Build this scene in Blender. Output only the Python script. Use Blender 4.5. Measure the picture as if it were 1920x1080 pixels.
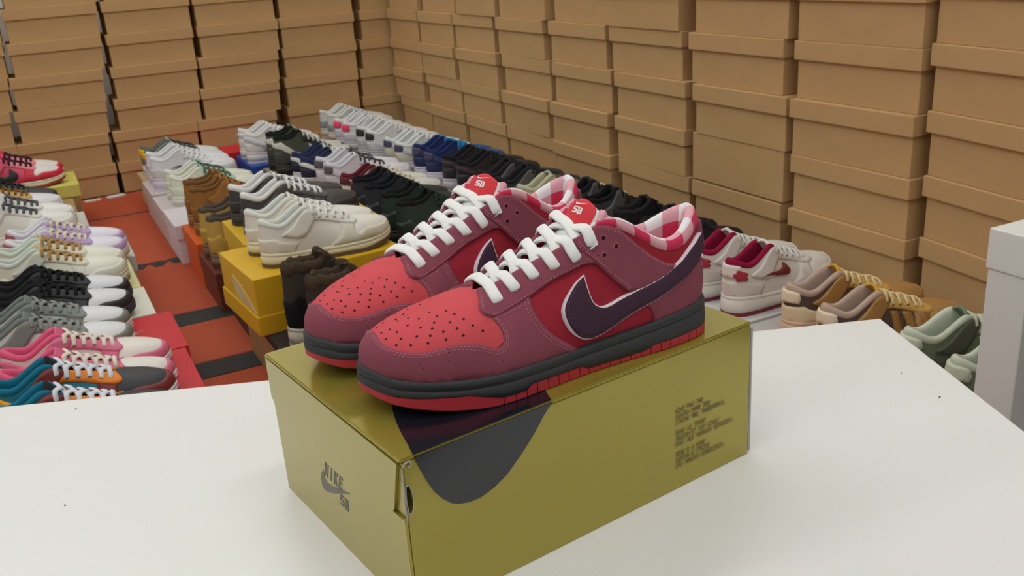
import bpy, bmesh, math, random
import numpy as np
from mathutils import Vector, Matrix
from mathutils.geometry import delaunay_2d_cdt
random.seed(7)
rng = np.random.RandomState(11)
for o in list(bpy.data.objects):
    bpy.data.objects.remove(o)
scn = bpy.context.scene
COL = scn.collection

# ------------------------------------------------------------------ camera
FPX = 1760.995
CAMZ = 0.8748
CR = np.array([0.8838, -0.4634, -0.0636]); CU = np.array([0.2129, 0.2773, 0.9369]); CF = np.array([0.4165, 0.8416, -0.3438])
cam = bpy.data.cameras.new('camera'); camo = bpy.data.objects.new('camera', cam); COL.objects.link(camo)
m = Matrix.Identity(4)
cf = Vector(CF).normalized(); cr_ = Vector(CR); cr_ = (cr_ - cf * cr_.dot(cf)).normalized(); cu = cr_.cross(cf)
for i in range(3):
    m[i][0] = cr_[i]; m[i][1] = cu[i]; m[i][2] = -cf[i]
m[2][3] = CAMZ
camo.matrix_world = m
cam.sensor_width = 36; cam.lens = FPX / 1920 * 36; cam.clip_start = 0.02; cam.clip_end = 60
cam.dof.use_dof = True; cam.dof.focus_distance = 0.80; cam.dof.aperture_fstop = 22
scn.camera = camo
# ------------------------------------------------------------------ light
w = bpy.data.worlds.new('world'); scn.world = w; w.use_nodes = True
bg = w.node_tree.nodes['Background']; bg.inputs[0].default_value = (0.93, 0.96, 1.0, 1); bg.inputs[1].default_value = 0.0
LAMP = 9.6
# (centre x, y, length x, length y): an even grid of equal ceiling panels above the picture; built below with the ceiling
LAMPS = [(x, y, 1.2, 0.30) for x in (-2.1, -0.55, 1.0) for y in (-1.6, 0.2, 2.0, 3.8)]
vs = scn.view_settings
vs.view_transform = 'Standard'; vs.look = 'None'; vs.gamma = 1; vs.use_curve_mapping = False; vs.exposure = -0.22

# ------------------------------------------------------------------ helpers
def lin(c):
    c = [x / 255 for x in c]
    return [x / 12.92 if x <= 0.04045 else ((x + 0.055) / 1.055) ** 2.4 for x in c]
MATS = {}
def M(name, rgb, rough=0.6, metal=0.0, var=0.0, vscale=30, bump=0.0, bscale=200, coat=0.0, emit=0.0, speck=None, spec=0.5):
    if name in MATS: return MATS[name]
    ma = bpy.data.materials.new(name); ma.use_nodes = True; nt = ma.node_tree; b = nt.nodes['Principled BSDF']
    c = lin(rgb) + [1]
    b.inputs['Base Color'].default_value = c; b.inputs['Roughness'].default_value = rough; b.inputs['Metallic'].default_value = metal
    b.inputs['Coat Weight'].default_value = coat; b.inputs['Coat Roughness'].default_value = 0.12
    b.inputs['Specular IOR Level'].default_value = spec
    if emit: b.inputs['Emission Color'].default_value = c; b.inputs['Emission Strength'].default_value = emit
    if var or bump or speck:
        tc = nt.nodes.new('ShaderNodeTexCoord')
    col = None
    if var:
        n = nt.nodes.new('ShaderNodeTexNoise'); n.inputs['Scale'].default_value = vscale; n.inputs['Detail'].default_value = 3
        nt.links.new(tc.outputs['Object'], n.inputs['Vector'])
        mx = nt.nodes.new('ShaderNodeMix'); mx.data_type = 'RGBA'
        mx.inputs[6].default_value = [x * (1 - var) for x in c[:3]] + [1]; mx.inputs[7].default_value = [min(1, x * (1 + var)) for x in c[:3]] + [1]
        nt.links.new(n.outputs['Fac'], mx.inputs[0]); col = mx.outputs[2]
    if speck:
        v = nt.nodes.new('ShaderNodeTexVoronoi'); v.inputs['Scale'].default_value = speck[1]; nt.links.new(tc.outputs['Object'], v.inputs['Vector'])
        nz = nt.nodes.new('ShaderNodeTexNoise'); nz.inputs['Scale'].default_value = speck[1] * 0.35; nt.links.new(tc.outputs['Object'], nz.inputs['Vector'])
        ad = nt.nodes.new('ShaderNodeMath'); ad.operation = 'MULTIPLY_ADD'; ad.inputs[1].default_value = 0.9; nt.links.new(nz.outputs['Fac'], ad.inputs[0]); nt.links.new(v.outputs['Distance'], ad.inputs[2])
        lt = nt.nodes.new('ShaderNodeMath'); lt.operation = 'LESS_THAN'; lt.inputs[1].default_value = speck[2]; nt.links.new(ad.outputs[0], lt.inputs[0])
        m2 = nt.nodes.new('ShaderNodeMix'); m2.data_type = 'RGBA'; m2.inputs[7].default_value = lin(speck[0]) + [1]
        if col: nt.links.new(col, m2.inputs[6])
        else: m2.inputs[6].default_value = c
        nt.links.new(lt.outputs[0], m2.inputs[0]); col = m2.outputs[2]
    if col: nt.links.new(col, b.inputs['Base Color'])
    if bump:
        n = nt.nodes.new('ShaderNodeTexNoise'); n.inputs['Scale'].default_value = bscale; n.inputs['Detail'].default_value = 2
        nt.links.new(tc.outputs['Object'], n.inputs['Vector'])
        bp = nt.nodes.new('ShaderNodeBump'); bp.inputs['Strength'].default_value = bump; bp.inputs['Distance'].default_value = 0.001
        nt.links.new(n.outputs['Fac'], bp.inputs['Height']); nt.links.new(bp.outputs['Normal'], b.inputs['Normal'])
    MATS[name] = ma; return ma

def mesh(name, V, Fc, smooth=False):
    me = bpy.data.meshes.new(name); me.from_pydata([tuple(map(float, v)) for v in V], [], [tuple(map(int, f)) for f in Fc]); me.validate(clean_customdata=False); me.update()
    if smooth: me.polygons.foreach_set('use_smooth', [True] * len(me.polygons))
    return me
def ob(name, me, mat=None, parent=None, loc=(0, 0, 0), rotz=0.0):
    o = bpy.data.objects.new(name, me); COL.objects.link(o); o.location = loc; o.rotation_euler = (0, 0, rotz)
    if parent is not None: o.parent = parent
    if mat is not None:
        if not me.materials: me.materials.append(mat)
        if me.materials[0] is not mat: o.material_slots[0].link = 'OBJECT'; o.material_slots[0].material = mat
    return o
def tag(o, label, cat, group=None):
    o['label'] = label; o['category'] = cat
    if group: o['group'] = group
    return o
def thing(name, label, cat, loc=(0, 0, 0), rotz=0.0, group=None):
    o = bpy.data.objects.new(name, None); COL.objects.link(o); o.location = loc; o.rotation_euler = (0, 0, rotz); o.empty_display_size = 0.05
    return tag(o, label, cat, group)
def struct(o):
    o['kind'] = 'structure'; return o
def box_vf(x0, x1, y0, y1, z0, z1):
    V = [(x, y, z) for z in (z0, z1) for y in (y0, y1) for x in (x0, x1)]
    return V, [(0, 2, 3, 1), (4, 5, 7, 6), (0, 1, 5, 4), (2, 6, 7, 3), (0, 4, 6, 2), (1, 3, 7, 5)]
def box_mesh(name, x0, x1, y0, y1, z0, z1, bev=0.0, seg=2):
    V, Fc = box_vf(x0, x1, y0, y1, z0, z1); me = mesh(name, V, Fc)
    if bev:
        bm = bmesh.new(); bm.from_mesh(me)
        bmesh.ops.bevel(bm, geom=bm.edges[:], offset=bev, segments=seg, affect='EDGES', profile=0.6); bm.to_mesh(me); bm.free()
    return me
def join_vf(parts):
    V = []; Fc = []
    for v, f in parts:
        n = len(V); V += list(v); Fc += [tuple(i + n for i in q) for q in f]
    return V, Fc
def prism(poly, z0, z1):
    """poly: list of 2D points (simple polygon); caps by triangulation"""
    n = len(poly)
    r = delaunay_2d_cdt([Vector(p) for p in poly], [], [list(range(n))], 1, 1e-7)
    vv = [tuple(v) for v in r[0]]; k = len(vv)
    V = [(x, y, z1) for x, y in vv] + [(x, y, z0) for x, y in vv]
    Fc = [tuple(f) for f in r[2]] + [tuple(i + k for i in reversed(f)) for f in r[2]]
    cnt = {}
    for f in r[2]:
        for i in range(len(f)):
            a, b = f[i], f[(i + 1) % len(f)]; cnt[(a, b)] = 1
    for (a, b) in cnt:
        if (b, a) not in cnt: Fc.append((b, a, a + k, b + k))
    return V, Fc
def mapv(vf, fn):
    return [fn(*v) for v in vf[0]], vf[1]
def cam_ray(u, v):
    return np.array(cf) + np.array(cr_) * (u - 960) / FPX - np.array(cu) * (v - 540) / FPX
def at_z(u, v, z):
    d = cam_ray(u, v); return np.array([0, 0, CAMZ]) + d * (z - CAMZ) / d[2]
def catmull(P, n, closed=False):
    P = np.asarray(P, float); k = len(P); out = []
    rngk = range(k) if closed else range(k - 1)
    g = (lambda i: P[i % k]) if closed else (lambda i: P[i] if 0 <= i < k else (2 * P[0] - P[1] if i < 0 else 2 * P[-1] - P[-2]))
    for i in rngk:
        p0, p1, p2, p3 = g(i - 1), g(i), g(i + 1), g(i + 2)
        for t in np.linspace(0, 1, n, endpoint=False):
            out.append(.5 * (2 * p1 + (p2 - p0) * t + (2 * p0 - 5 * p1 + 4 * p2 - p3) * t * t + (3 * p1 - p0 - 3 * p2 + p3) * t ** 3))
    if not closed: out.append(P[-1])
    return np.array(out)
def sweep(path, ups, wd, th, nseg=10, taper=True):
    """flat rounded strap swept along path; ups = local up per point"""
    P = np.asarray(path, float); U = np.asarray(ups, float); n = len(P); V = []; Fc = []
    T = np.gradient(P, axis=0); T /= np.maximum(np.linalg.norm(T, axis=1)[:, None], 1e-9)
    for i in range(n):
        u = U[i] - T[i] * (U[i] @ T[i]); u /= max(np.linalg.norm(u), 1e-9); s = np.cross(T[i], u)
        e = min(i, n - 1 - i); k = 1.0 if (e > 1 or not taper) else (0.72 if e == 0 else 0.92)
        for j in range(nseg):
            a = 2 * math.pi * j / nseg; ca, sa = math.cos(a), math.sin(a)
            q = 0.75
            V.append(P[i] + s * (wd / 2 * k) * np.sign(ca) * abs(ca) ** q + u * (th / 2 * k) * np.sign(sa) * abs(sa) ** q)
    for i in range(n - 1):
        for j in range(nseg):
            a = i * nseg + j; b = i * nseg + (j + 1) % nseg
            Fc.append((a, b, b + nseg, a + nseg))
    Fc.append(tuple(reversed(range(nseg)))); Fc.append(tuple(range((n - 1) * nseg, n * nseg)))
    return V, Fc

# ------------------------------------------------------------------ common materials
card = M('cardboard', (198, 160, 112), 0.85, var=0.10, vscale=9, bump=0.15, bscale=160, spec=0.2)
card2 = card
white_lam = M('white_laminate', (232, 231, 227), 0.28, var=0.02, vscale=4, spec=0.45)

# ------------------------------------------------------------------ room shell
YB, XR = 4.168, 1.528          # front faces of the two walls of boxes
floor = struct(ob('floor', box_mesh('floor', -3.2, 2.0, -3.0, 4.7, -0.06, -0.004), M('floor_dark', (92, 72, 60), 0.7, var=0.15, vscale=6)))
plaster = M('plaster', (225, 222, 215), 0.8, var=0.03, vscale=3)
struct(ob('wall_back', box_mesh('wall_back', -3.2, 2.0, 4.6, 4.7, -0.06, 2.9), plaster))
struct(ob('wall_right', box_mesh('wall_right', 1.9, 2.0, -3.0, 4.6, -0.06, 2.9), plaster))
struct(ob('wall_left', box_mesh('wall_left', -3.2, -3.1, -3.0, 4.6, -0.06, 2.9), plaster))
struct(ob('wall_front', box_mesh('wall_front', -3.2, 2.0, -3.1, -3.0, -0.06, 2.9), plaster))
struct(ob('ceiling', box_mesh('ceiling', -3.2, 2.0, -3.1, 4.7, 2.9, 3.0), plaster))
lamp_e = M('lamp_diffuser', (250, 254, 255), 0.5, emit=LAMP)
for (x, y, lx, ly) in LAMPS:
    t = thing('ceiling_lamp_offscreen', 'long white ceiling light panel above the shoe displays', 'lamp', (x, y, 2.9), 0, 'ceiling light panels')
    ob('housing', box_mesh('housing', -lx / 2 - .03, lx / 2 + .03, -ly / 2 - .03, ly / 2 + .03, -0.05, 0.0, 0.005), white_lam, t)
    ob('diffuser_offscreen', box_mesh('diffuser_offscreen', -lx / 2, lx / 2, -ly / 2, ly / 2, -0.06, -0.052), lamp_e, t)
# foam mats
orange = M('foam_orange', (176, 74, 40), 0.75, var=0.12, vscale=5, bump=0.3, bscale=300)
blackm = M('foam_black', (44, 42, 42), 0.75, var=0.15, vscale=8, bump=0.3, bscale=300)
for (y0, y1) in [(3.775, 4.16), (3.045, 3.76), (2.517, 3.035), (2.143, 2.415), (1.5, 2.043), (0.88, 1.495)]:
    for (x0, x1) in [(-0.62, 0.02), (0.025, 0.66), (0.665, 1.5)]:
        ob('foam_mat', box_mesh('foam_mat', x0, x1, y0, y1, -0.004, 0.0, 0.002, 1), orange, floor)
for (y0, y1) in [(2.418, 2.514), (2.046, 2.140), (3.762, 3.773)]:
    for (x0, x1) in [(-0.62, 0.02), (0.025, 0.66), (0.665, 1.5)]:
        ob('mat_border_strip', box_mesh('mat_border_strip', x0, x1, y0, y1, -0.004, 0.0005, 0.0015, 1), blackm, floor)
tooth = [(-.012, 0), (.012, 0), (.022, .028), (.03, .05), (.016, .06), (-.016, .06), (-.03, .05), (-.022, .028)]
tme = mesh('mat_tooth', *prism([(x + 0.004 * math.sin(60 * y), y) for x, y in tooth], -0.003, 0.0008))
for i in range(22):
    ob('mat_tooth', tme, blackm, floor, (-0.55 + i * 0.058, 2.995 + 0.003 * (i % 2), 0))
ob('mat_border_strip', box_mesh('mat_border_strip', -.62, 1.5, 3.036, 3.044, -0.004, 0.0006), blackm, floor)
# torn label scraps lying by the back wall
for (x, y, sx, sy, rz) in [(0.16, 4.11, .030, .012, .1), (0.25, 4.125, .035, .018, .2)]:
    tag(ob('paper_scrap', box_mesh('paper_scrap', -sx, sx, -sy, sy, 0, .004), M('paper', (225, 222, 215), .8), None, (x, y, 0.0), rz), ('longer' if sx > .032 else 'shorter') + ' torn white paper scrap on the floor against the back wall', 'paper', 'paper scraps')

# ------------------------------------------------------------------ walls of cardboard boxes
HB, LIDH, DEP = 0.127, 0.042, 0.24
def carton_meshes(L, full=False, DEP=DEP):
    l2 = L / 2
    body = box_mesh('body', -l2 + .006, l2 - .006, .008, DEP - .004, 0.0, HB - .004, .0012, 1)
    lid = box_mesh('lid', -l2, l2, 0, DEP, (0.004 if full else HB - LIDH), HB, .0022, 2)
    return body, lid
CM = carton_meshes(0.338); CMF = carton_meshes(0.338, True); CMT = carton_meshes(0.338, False, 0.10)
def carton(x, y, z, rz, label, group, ms=CM):
    t = thing('cardboard_box', label, 'box', (x, y, z), rz, group)
    ob('body', ms[0], card, t); ob('lid', ms[1], card2, t); return t
BWX = {(0,5):(-0.007,0.327),(0,4):(-0.023,0.327),(0,3):(-0.042,0.307),(0,2):(-0.053,0.295),(0,1):(-0.068,0.277),(1,5):(0.343,0.684),(1,4):(0.341,0.675),(1,3):(0.332,0.668),(1,2):(0.320,0.657),(1,1):(0.290,0.628),(2,5):(0.702,1.023),(2,4):(0.697,1.028),(2,3):(0.681,1.011),(2,2):(0.662,1.001),(2,1):(0.633,0.965),(3,4):(1.045,1.373),(3,3):(1.042,1.370),(3,2):(1.030,1.368),(3,1):(1.023,1.365)}
RWY = {(1,4):(3.837,4.156),(2,4):(3.483,3.784),(3,4):(3.126,3.457),(4,4):(2.744,3.079),(5,4):(2.374,2.716),(6,4):(2.008,2.354),(7,4):(1.633,1.982),(8,4):(1.269,1.609),(1,3):(3.822,4.160),(2,3):(3.469,3.799),(3,3):(3.090,3.434),(4,3):(2.715,3.065),(5,3):(2.349,2.697),(6,3):(2.004,2.318),(7,3):(1.618,1.959),(8,3):(1.267,1.611),(1,2):(3.818,4.155),(2,2):(3.458,3.770),(3,2):(3.084,3.433),(4,2):(2.731,3.062),(5,2):(2.358,2.710),(6,2):(1.984,2.341),(8,2):(1.258,1.613),(1,1):(3.765,4.126),(2,1):(3.426,3.754),(3,1):(3.055,3.402),(4,1):(2.715,3.038),(5,1):(2.353,2.697),(6,1):(1.981,2.330),(7,1):(1.628,1.979),(8,1):(1.259,1.611)}
ORD = ['first', 'second', 'third', 'fourth', 'fifth', 'sixth', 'seventh', 'eighth']
UPW = ['on the floor', 'second box up', 'third box up', 'fourth box up', 'fifth box up', 'sixth box up', 'seventh box up']
LB = 'plain brown cardboard shoebox in the back wall of boxes behind the aisle'
LS = 'plain brown cardboard shoebox in the side wall of boxes along the shoe row'
for c in range(-1, 5):
    for r in range(0, 7):
        if (c, r) in BWX: x = sum(BWX[(c, r)]) / 2
        else: x = -0.036 + (c + .5) * .352 + (r - 3.2) * 0.011 + rng.uniform(-.006, .006) + (0.02 if c == 4 else 0)
        carton(x, YB + rng.uniform(-.006, .006) + (0.02 if c == 3 else 0) + (0.03 if c == 4 else 0), r * HB, math.radians(rng.uniform(-.8, .8)), 'brown cardboard shoebox in the back wall, %s column from the corner, %s' % (ORD[4 - c], UPW[r]), 'boxes of the back wall')
for c in range(1, 9):
    for r in range(0, 7):
        if (c, r) in RWY: y = sum(RWY[(c, r)]) / 2
        else: y = 4.156 - (c - .5) * .363 + rng.uniform(-.006, .006)
        dx = rng.uniform(-.007, .007)
        if (c, r) == (6, 5): y += 0.022; dx = -0.012
        lab, ms = 'brown cardboard shoebox in the side wall, %s column from the corner, %s' % (ORD[c - 1], UPW[r]), CM
        if (c, r) == (7, 2): lab = 'brown cardboard shoebox whose deep lid covers its whole front, in the side wall'; ms = CMF
        carton(XR + dx, y, r * HB, -math.pi / 2 + math.radians(rng.uniform(-.7, .7)), lab, 'boxes of the side wall' if ms is CM else None, ms)
for r in range(0, 7):
    carton(XR + 0.01, .715 + rng.uniform(-.005, .005), r * HB, -math.pi / 2, 'brown cardboard shoebox in the stack behind the side table, %s' % UPW[r], 'boxes behind the side table')
for c in (9,):
    for r in range(0, 7):
        a = math.radians(8.0); yf = 1.250 + (r - 2) * 0.004 - (c - 9) * 0.362; L = .338
        cx = XR + 0.016 - math.sin(a) * (1.262 - yf + L / 2); cy = yf - math.cos(a) * L / 2
        carton(cx, cy, r * HB + (0.012 if r > 0 else 0.0), -math.pi / 2 - a, 'brown cardboard shoebox in the %s turned end stack beside the side wall, %s' % (ORD[c - 9], UPW[r]), 'turned end stack boxes', CMT)

# ------------------------------------------------------------------ tables
TZ = 0.43
def table(name, label, corner, z, th, legw, ang, sx, sy):
    """corner = back/left corner; sx runs along ang, sy to its right"""
    t = thing(name, label, 'table', (corner[0], corner[1], 0), ang)
    ob('table_top', box_mesh('table_top', 0, sx, -sy, 0, z - th, z, .0015, 2), white_lam, t)
    for lx in (0.002, sx - legw - .002):
        for ly in (-sy + .002, -legw - .002):
            ob('leg', box_mesh('leg', lx, lx + legw, ly, ly + legw, 0, z - th, .001, 1), white_lam, t)
    return t
# main table: back edge from (-.096,1.101) to (.843,.726)
pR = np.array([0.8426, 0.7256]); pL = np.array([-0.0959, 1.1013]); dT = (pR - pL) / np.linalg.norm(pR - pL); pTL = pR - dT * 1.18
table('display_table', 'white low table carrying the olive shoe box and red sneakers', pTL, TZ, .05, .05, math.atan2(dT[1], dT[0]), 1.18, .55)
table('side_table', 'small white square table beside the side wall of boxes', (0.985, 0.698), .521, .050, .054, math.radians(-1.5), .50, .55)
# small specks of dirt on the table
dirt = M('dirt', (70, 62, 55), .8)
for (u, v, s) in [(1762, 745, .0012), (122, 948, .0008), (520, 702 + 40, .0012), (142, 767, .0009), (1690, 700, .0006)]:
    p = at_z(u, v, TZ)
    tag(ob('dirt_speck', box_mesh('dirt_speck', -s, s, -s * .6, s * .6, 0, .0006), dirt, None, (p[0], p[1], TZ), .4), 'tiny dark speck of dirt on the white table top', 'speck', 'specks on the table')

# ------------------------------------------------------------------ olive shoe box
BA = math.radians(7.9); BO = (0.1681, 0.5255, TZ); BL, BWD, BH = 0.345, 0.2377, 0.1288
olive = M('olive_gloss', (168, 154, 62), 0.24, metal=0.45, var=0.05, vscale=5, coat=0.35)
olive_in = olive
navy = M('navy_gloss', (24, 26, 36), 0.2, coat=0.4)
greyp = M('grey_print', (112, 108, 100), 0.5)
paperedge = M('board_edge', (176, 172, 166), 0.6)
brownp = M('brown_print', (70, 60, 34), 0.5)
obx = thing('shoe_box', 'glossy olive gold shoe box under the red sneakers on the white table', 'box', BO, BA)
obody = ob('body', box_mesh('body', .0022, BL - .001, .0005, BWD - .005, 0.0, BH - .003, .0010, 2), olive, obx)
lidV = [box_vf(0, BL, 0, BWD, BH - .003, BH), box_vf(0.0, BL, BWD - .0030, BWD, BH - .042, BH - .003)]
lme = mesh('lid', *join_vf([lidV[0]]));
bm = bmesh.new(); bm.from_mesh(lme); bmesh.ops.bevel(bm, geom=bm.edges[:], offset=.0012, segments=2, affect='EDGES'); bm.to_mesh(lme); bm.free()
lid = ob('lid', lme, olive, obx)
ob('back_lip', box_mesh('back_lip', 0.0, BL, BWD - .0032, BWD, BH - .042, BH - .003, .001, 1), olive, lid)
# end flap with the slanted cut near the corner (plane x=0, coordinates (y,z))
flap = [(.0185, .0815), (.0155, .0835), (.0040, BH - .004), (BWD - .002, BH - .003), (BWD - .003, BH - .040), (BWD - .0075, BH - .046), (BWD - .0085, .0), (.001, 0.0), (.0012, .0815)]
ob('end_flap', mesh('end_flap', *mapv(prism(flap, -.0004, .0018), lambda a, b, c: (c, a, b))), olive, obx)
ob('corner_tab', mesh('corner_tab', *mapv(prism([(.0005, .083), (.0155, .084), (.0045, BH - .006), (.0022, BH - .006)], .0019, .0024), lambda a, b, c: (c, a, b))), olive_in, obx)
ob('folded_edge', mesh('folded_edge', *sweep([(.0012, .0002 + .0003 * math.sin(i * .5), .080 + i * .0030) for i in range(15)], [(1, 0, 0)] * 15, .0012, .0012, 6)), paperedge, obx)
cp = catmull([(.0022, -.0004, BH - .0060), (.0030, -.0010, BH - .0035), (.0058, -.0014, BH - .0022), (.0080, -.0014, BH - .0038), (.0074, -.0012, BH - .0060), (.0056, -.001, BH - .0062)], 4)
ob('curled_corner', mesh('curled_corner', *sweep(cp, [(0, -1, 0)] * len(cp), .0014, .0012, 6)), paperedge, obx)
ob('side_flap', box_mesh('side_flap', BL + .0004, BL + .0034, .001, BWD - .004, .002, BH - .006, .0012, 2), paperedge, obx)
slot = [(.0028, .108), (.0050, .1085), (.0068, .103), (.0072, .096), (.0068, .090), (.0050, .0862), (.0030, .0868), (.0022, .094), (.0022, .101)]
toF = lambda a, b, c: (a, -c, b)        # (x,z) polygon standing proud of the front face
rim = [(x, -.0002, z) for x, z in slot]; rim.append(rim[0])
ob('slot_rim', mesh('slot_rim', *sweep(rim, [(0, -1, 0)] * len(rim), .0007, .0007, 6, False)), paperedge, obx)
cut = bpy.data.objects.new('slot_cutter', mesh('slot_cutter', *mapv(prism(slot, -.06, .004), toF))); COL.objects.link(cut); cut.parent = obx
bo = obody.modifiers.new('slot', 'BOOLEAN'); bo.operation = 'DIFFERENCE'; bo.object = cut; bo.solver = 'EXACT'
bpy.context.view_layer.update()
nme = bpy.data.meshes.new_from_object(obody.evaluated_get(bpy.context.evaluated_depsgraph_get())); obody.modifiers.clear(); obody.data = nme
bpy.data.objects.remove(cut)
blobF = [(.0112, BH - .0012), (.0142, .1189), (.019, .1058), (.0241, .0948), (.0298, .0872), (.0358, .0812), (.0421, .0778), (.0509, .0755), (.0599, .0752), (.0717, .0782), (.084, .0843), (.0968, .0947), (.1098, .1074), (.1204, .1198), (.1285, BH - .0012)]
blobT = [(.0112, .0012), (.0151, .0142), (.02, .0327), (.0257, .0506), (.0338, .0709), (.047, .096), (.07, .125), (.10, .14), (.128, .132), (.142, .10), (.146, .065), (.140, .03), (.1285, .0012)]
pr = ob('printed_arc', mesh('printed_arc', *mapv(prism(blobF, -.0005, .00025), toF)), navy, obx)
ob('printed_arc', mesh('printed_arc', *prism(blobT, BH - .0005, BH + .00025)), navy, obx)
toE = lambda a, b, c: (-c, a, b)        # (y,z) polygon proud of the end face
SW = [(.1389, .0595), (.1440, .0530), (.1462, .0470), (.1455, .0420), (.1415, .0394), (.1328, .0411), (.119, .0469), (.104, .0540), (.0888, .0608), (.1065, .0566), (.118, .0528), (.1258, .0509), (.1330, .0498), (.1369, .0507), (.1385, .0538)]
ob('swoosh_logo', mesh('swoosh_logo', *mapv(prism(SW, -.0005, .0007), toE)), greyp, obx)
GL = {'N': [[(0, 0), (.28, 0), (.28, 1), (0, 1)], [(.72, 0), (1, 0), (1, 1), (.72, 1)], [(0, 1), (.3, 1), (1, 0), (.7, 0)]],
      'I': [[(.3, 0), (.7, 0), (.7, 1), (.3, 1)]],
      'K': [[(0, 0), (.3, 0), (.3, 1), (0, 1)], [(.2, .45), (.65, 1), (1, 1), (.5, .45)], [(.3, .6), (.52, .62), (1, 0), (.66, 0)]],
      'E': [[(0, 0), (.3, 0), (.3, 1), (0, 1)], [(.2, .78), (.95, .78), (.95, 1), (.2, 1)], [(.2, .39), (.85, .39), (.85, .61), (.2, .61)], [(.2, 0), (.95, 0), (.95, .22), (.2, .22)]],
      'S': [[(.08, .82), (.98, .82), (.98, 1), (.2, 1), (.08, .92)], [(0, .46), (.30, .46), (.30, .92), (.08, .95), (0, .86)], [(.05, .42), (.92, .42), (.98, .58), (.05, .58)], [(.70, .06), (.94, .08), (1, .18), (1, .52), (.70, .54)], [(.02, 0), (.88, 0), (.96, .10), (.92, .18), (.02, .18)]],
      'B': [[(0, 0), (.3, 0), (.3, 1), (0, 1)], [(.2, .82), (.85, .82), (.8, 1), (.2, 1)], [(.2, .42), (.9, .42), (.9, .58), (.2, .58)], [(.2, 0), (.85, 0), (.95, .18), (.2, .18)], [(.66, .5), (.94, .5), (.94, .9), (.66, .95)], [(.7, .08), (1, .1), (1, .5), (.7, .5)]]}
def glyphs(txt, x0, z0, wd, ht, gap, slant, place, h0, h1):
    parts = []
    for i, ch in enumerate(txt):
        k = .62 if ch == 'I' else 1.0
        for p in GL[ch]:
            q = [(x0 + (a * wd) + b * slant, z0 + b * ht) for a, b in p]
            parts.append(mapv(prism(q, h0, h1), place))
        x0 += (wd + gap)
    return join_vf(parts)
mirE = lambda a, b, c: (-c, -a, b)      # a runs towards -y
ob('logo_letters', mesh('logo_letters', *glyphs('NIKE', -.1372, .0556, .0064, .0138, .0021, .0055, mirE, -.0005, .0007)), greyp, obx)
ob('logo_letters', mesh('logo_letters', *glyphs('SB', -.1125, .0404, .0066, .0110, .0020, .0030, mirE, -.0005, .0007)), greyp, obx)
FONT = {'A': '01110100011000111111100011000110001', 'B': '11110100011000111110100011000111110', 'C': '01111100001000010000100001000001111', 'D': '11110100011000110001100011000111110', 'E': '11111100001000011110100001000011111', 'G': '01111100001000010011100011000101111', 'H': '10001100011000111111100011000110001', 'I': '11111001000010000100001000010011111', 'K': '10001100101010011000101001001010001', 'L': '10000100001000010000100001000011111', 'M': '10001110111010110101100011000110001', 'N': '10001110011010110011100011000110001', 'O': '01110100011000110001100011000101110', 'P': '11110100011000111110100001000010000', 'Q': '01110100011000110001101011001001101', 'R': '11110100011000111110101001001010001', 'S': '01111100001000001110000010000111110', 'T': '11111001000010000100001000010000100', 'U': '10001100011000110001100011000101110', 'W': '10001100011000110101101011101110001', '.': '00000000000000000000000000110001100'}
LINES = ['NIKE AND THE', 'SWOOSH NAME AND', 'STRIPE ARE TRADEMARKS.', None, 'NIKE LE TERME', 'SWOOSH ET SON SIGLE', 'SONT DES MARQUES DEPOSEES.', None, 'NIKE E O NOME', 'SWOOSH E STRIPE', 'SAO MARCAS COMERCIAIS.']
V = []; Fc = []; zc = .0768; dw, dh = .00047, .00058
for ln in LINES:
    if ln is None: zc -= .0036; continue
    for i, ch in enumerate(ln):
        if ch == ' ': continue
        for k, bit in enumerate(FONT[ch]):
            if bit == '1':
                rr, cc = divmod(k, 5); x = .2536 + i * .00272 + cc * dw + (7 - rr) * .00012; z = zc - rr * dh
                n = len(V); V += [(x, -.0003, z - dh), (x + dw, -.0003, z - dh), (x + dw, -.0003, z), (x, -.0003, z)]; Fc.append((n, n + 1, n + 2, n + 3))
        if ln.startswith('SAO') and i == 1:
            for (cc, rr) in [(0, -2), (1, -2.6), (2, -2), (3, -1.4), (4, -2)]:
                x = .2536 + i * .00272 + cc * dw + .001; z = zc - rr * dh
                n = len(V); V += [(x, -.0003, z - dh), (x + dw, -.0003, z - dh), (x + dw, -.0003, z), (x, -.0003, z)]; Fc.append((n, n + 1, n + 2, n + 3))
    zc -= .0056
ob('printed_text', mesh('printed_text', V, Fc), brownp, obx)['kind'] = 'stuff'

# ------------------------------------------------------------------ shoe surface
LR = [(.2955,-.006,-.006,.0335,.257,-.005,.0632),(.2910,.0100,-.0200,.0322,.250,-.004,.0652),(.2810,.0235,-.0310,.0288,.240,-.003,.0677),(.2630,.0365,-.0395,.0268,.228,-.002,.0702),(.2410,.0440,-.0445,.0252,.217,-.001,.0722),(.2190,.0470,-.0450,.0238,.207,.000,.0742),(.2040,.0468,-.0440,.0230,.200,.006,.0755),(.1890,.0450,-.0420,.0226,.187,.0095,.0795),(.1650,.0415,-.0375,.0215,.163,.0105,.0880),(.1400,.0380,-.0335,.0215,.141,.0125,.0952),(.1200,.0362,-.0318,.0225,.123,.0165,.1032),(.1080,.0355,-.0312,.0228,.109,.0215,.1110),(.0960,.0350,-.0312,.0232,.098,.0245,.1105),(.0820,.0346,-.0314,.0242,.085,.0262,.1045),(.0660,.0340,-.0316,.0254,.068,.0270,.0932),(.0500,.0330,-.0312,.0270,.053,.0272,.0838),(.0340,.0308,-.0297,.0282,.038,.0265,.0812),(.0200,.0265,-.0258,.0290,.024,.0228,.0850),(.0090,.0185,-.0180,.0295,.0125,.0155,.0893),(.0030,.0095,-.0092,.0297,.0050,.0080,.0908),(.0010,.0000,.0000,.0298,.0020,.0000,.0912)]
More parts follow.
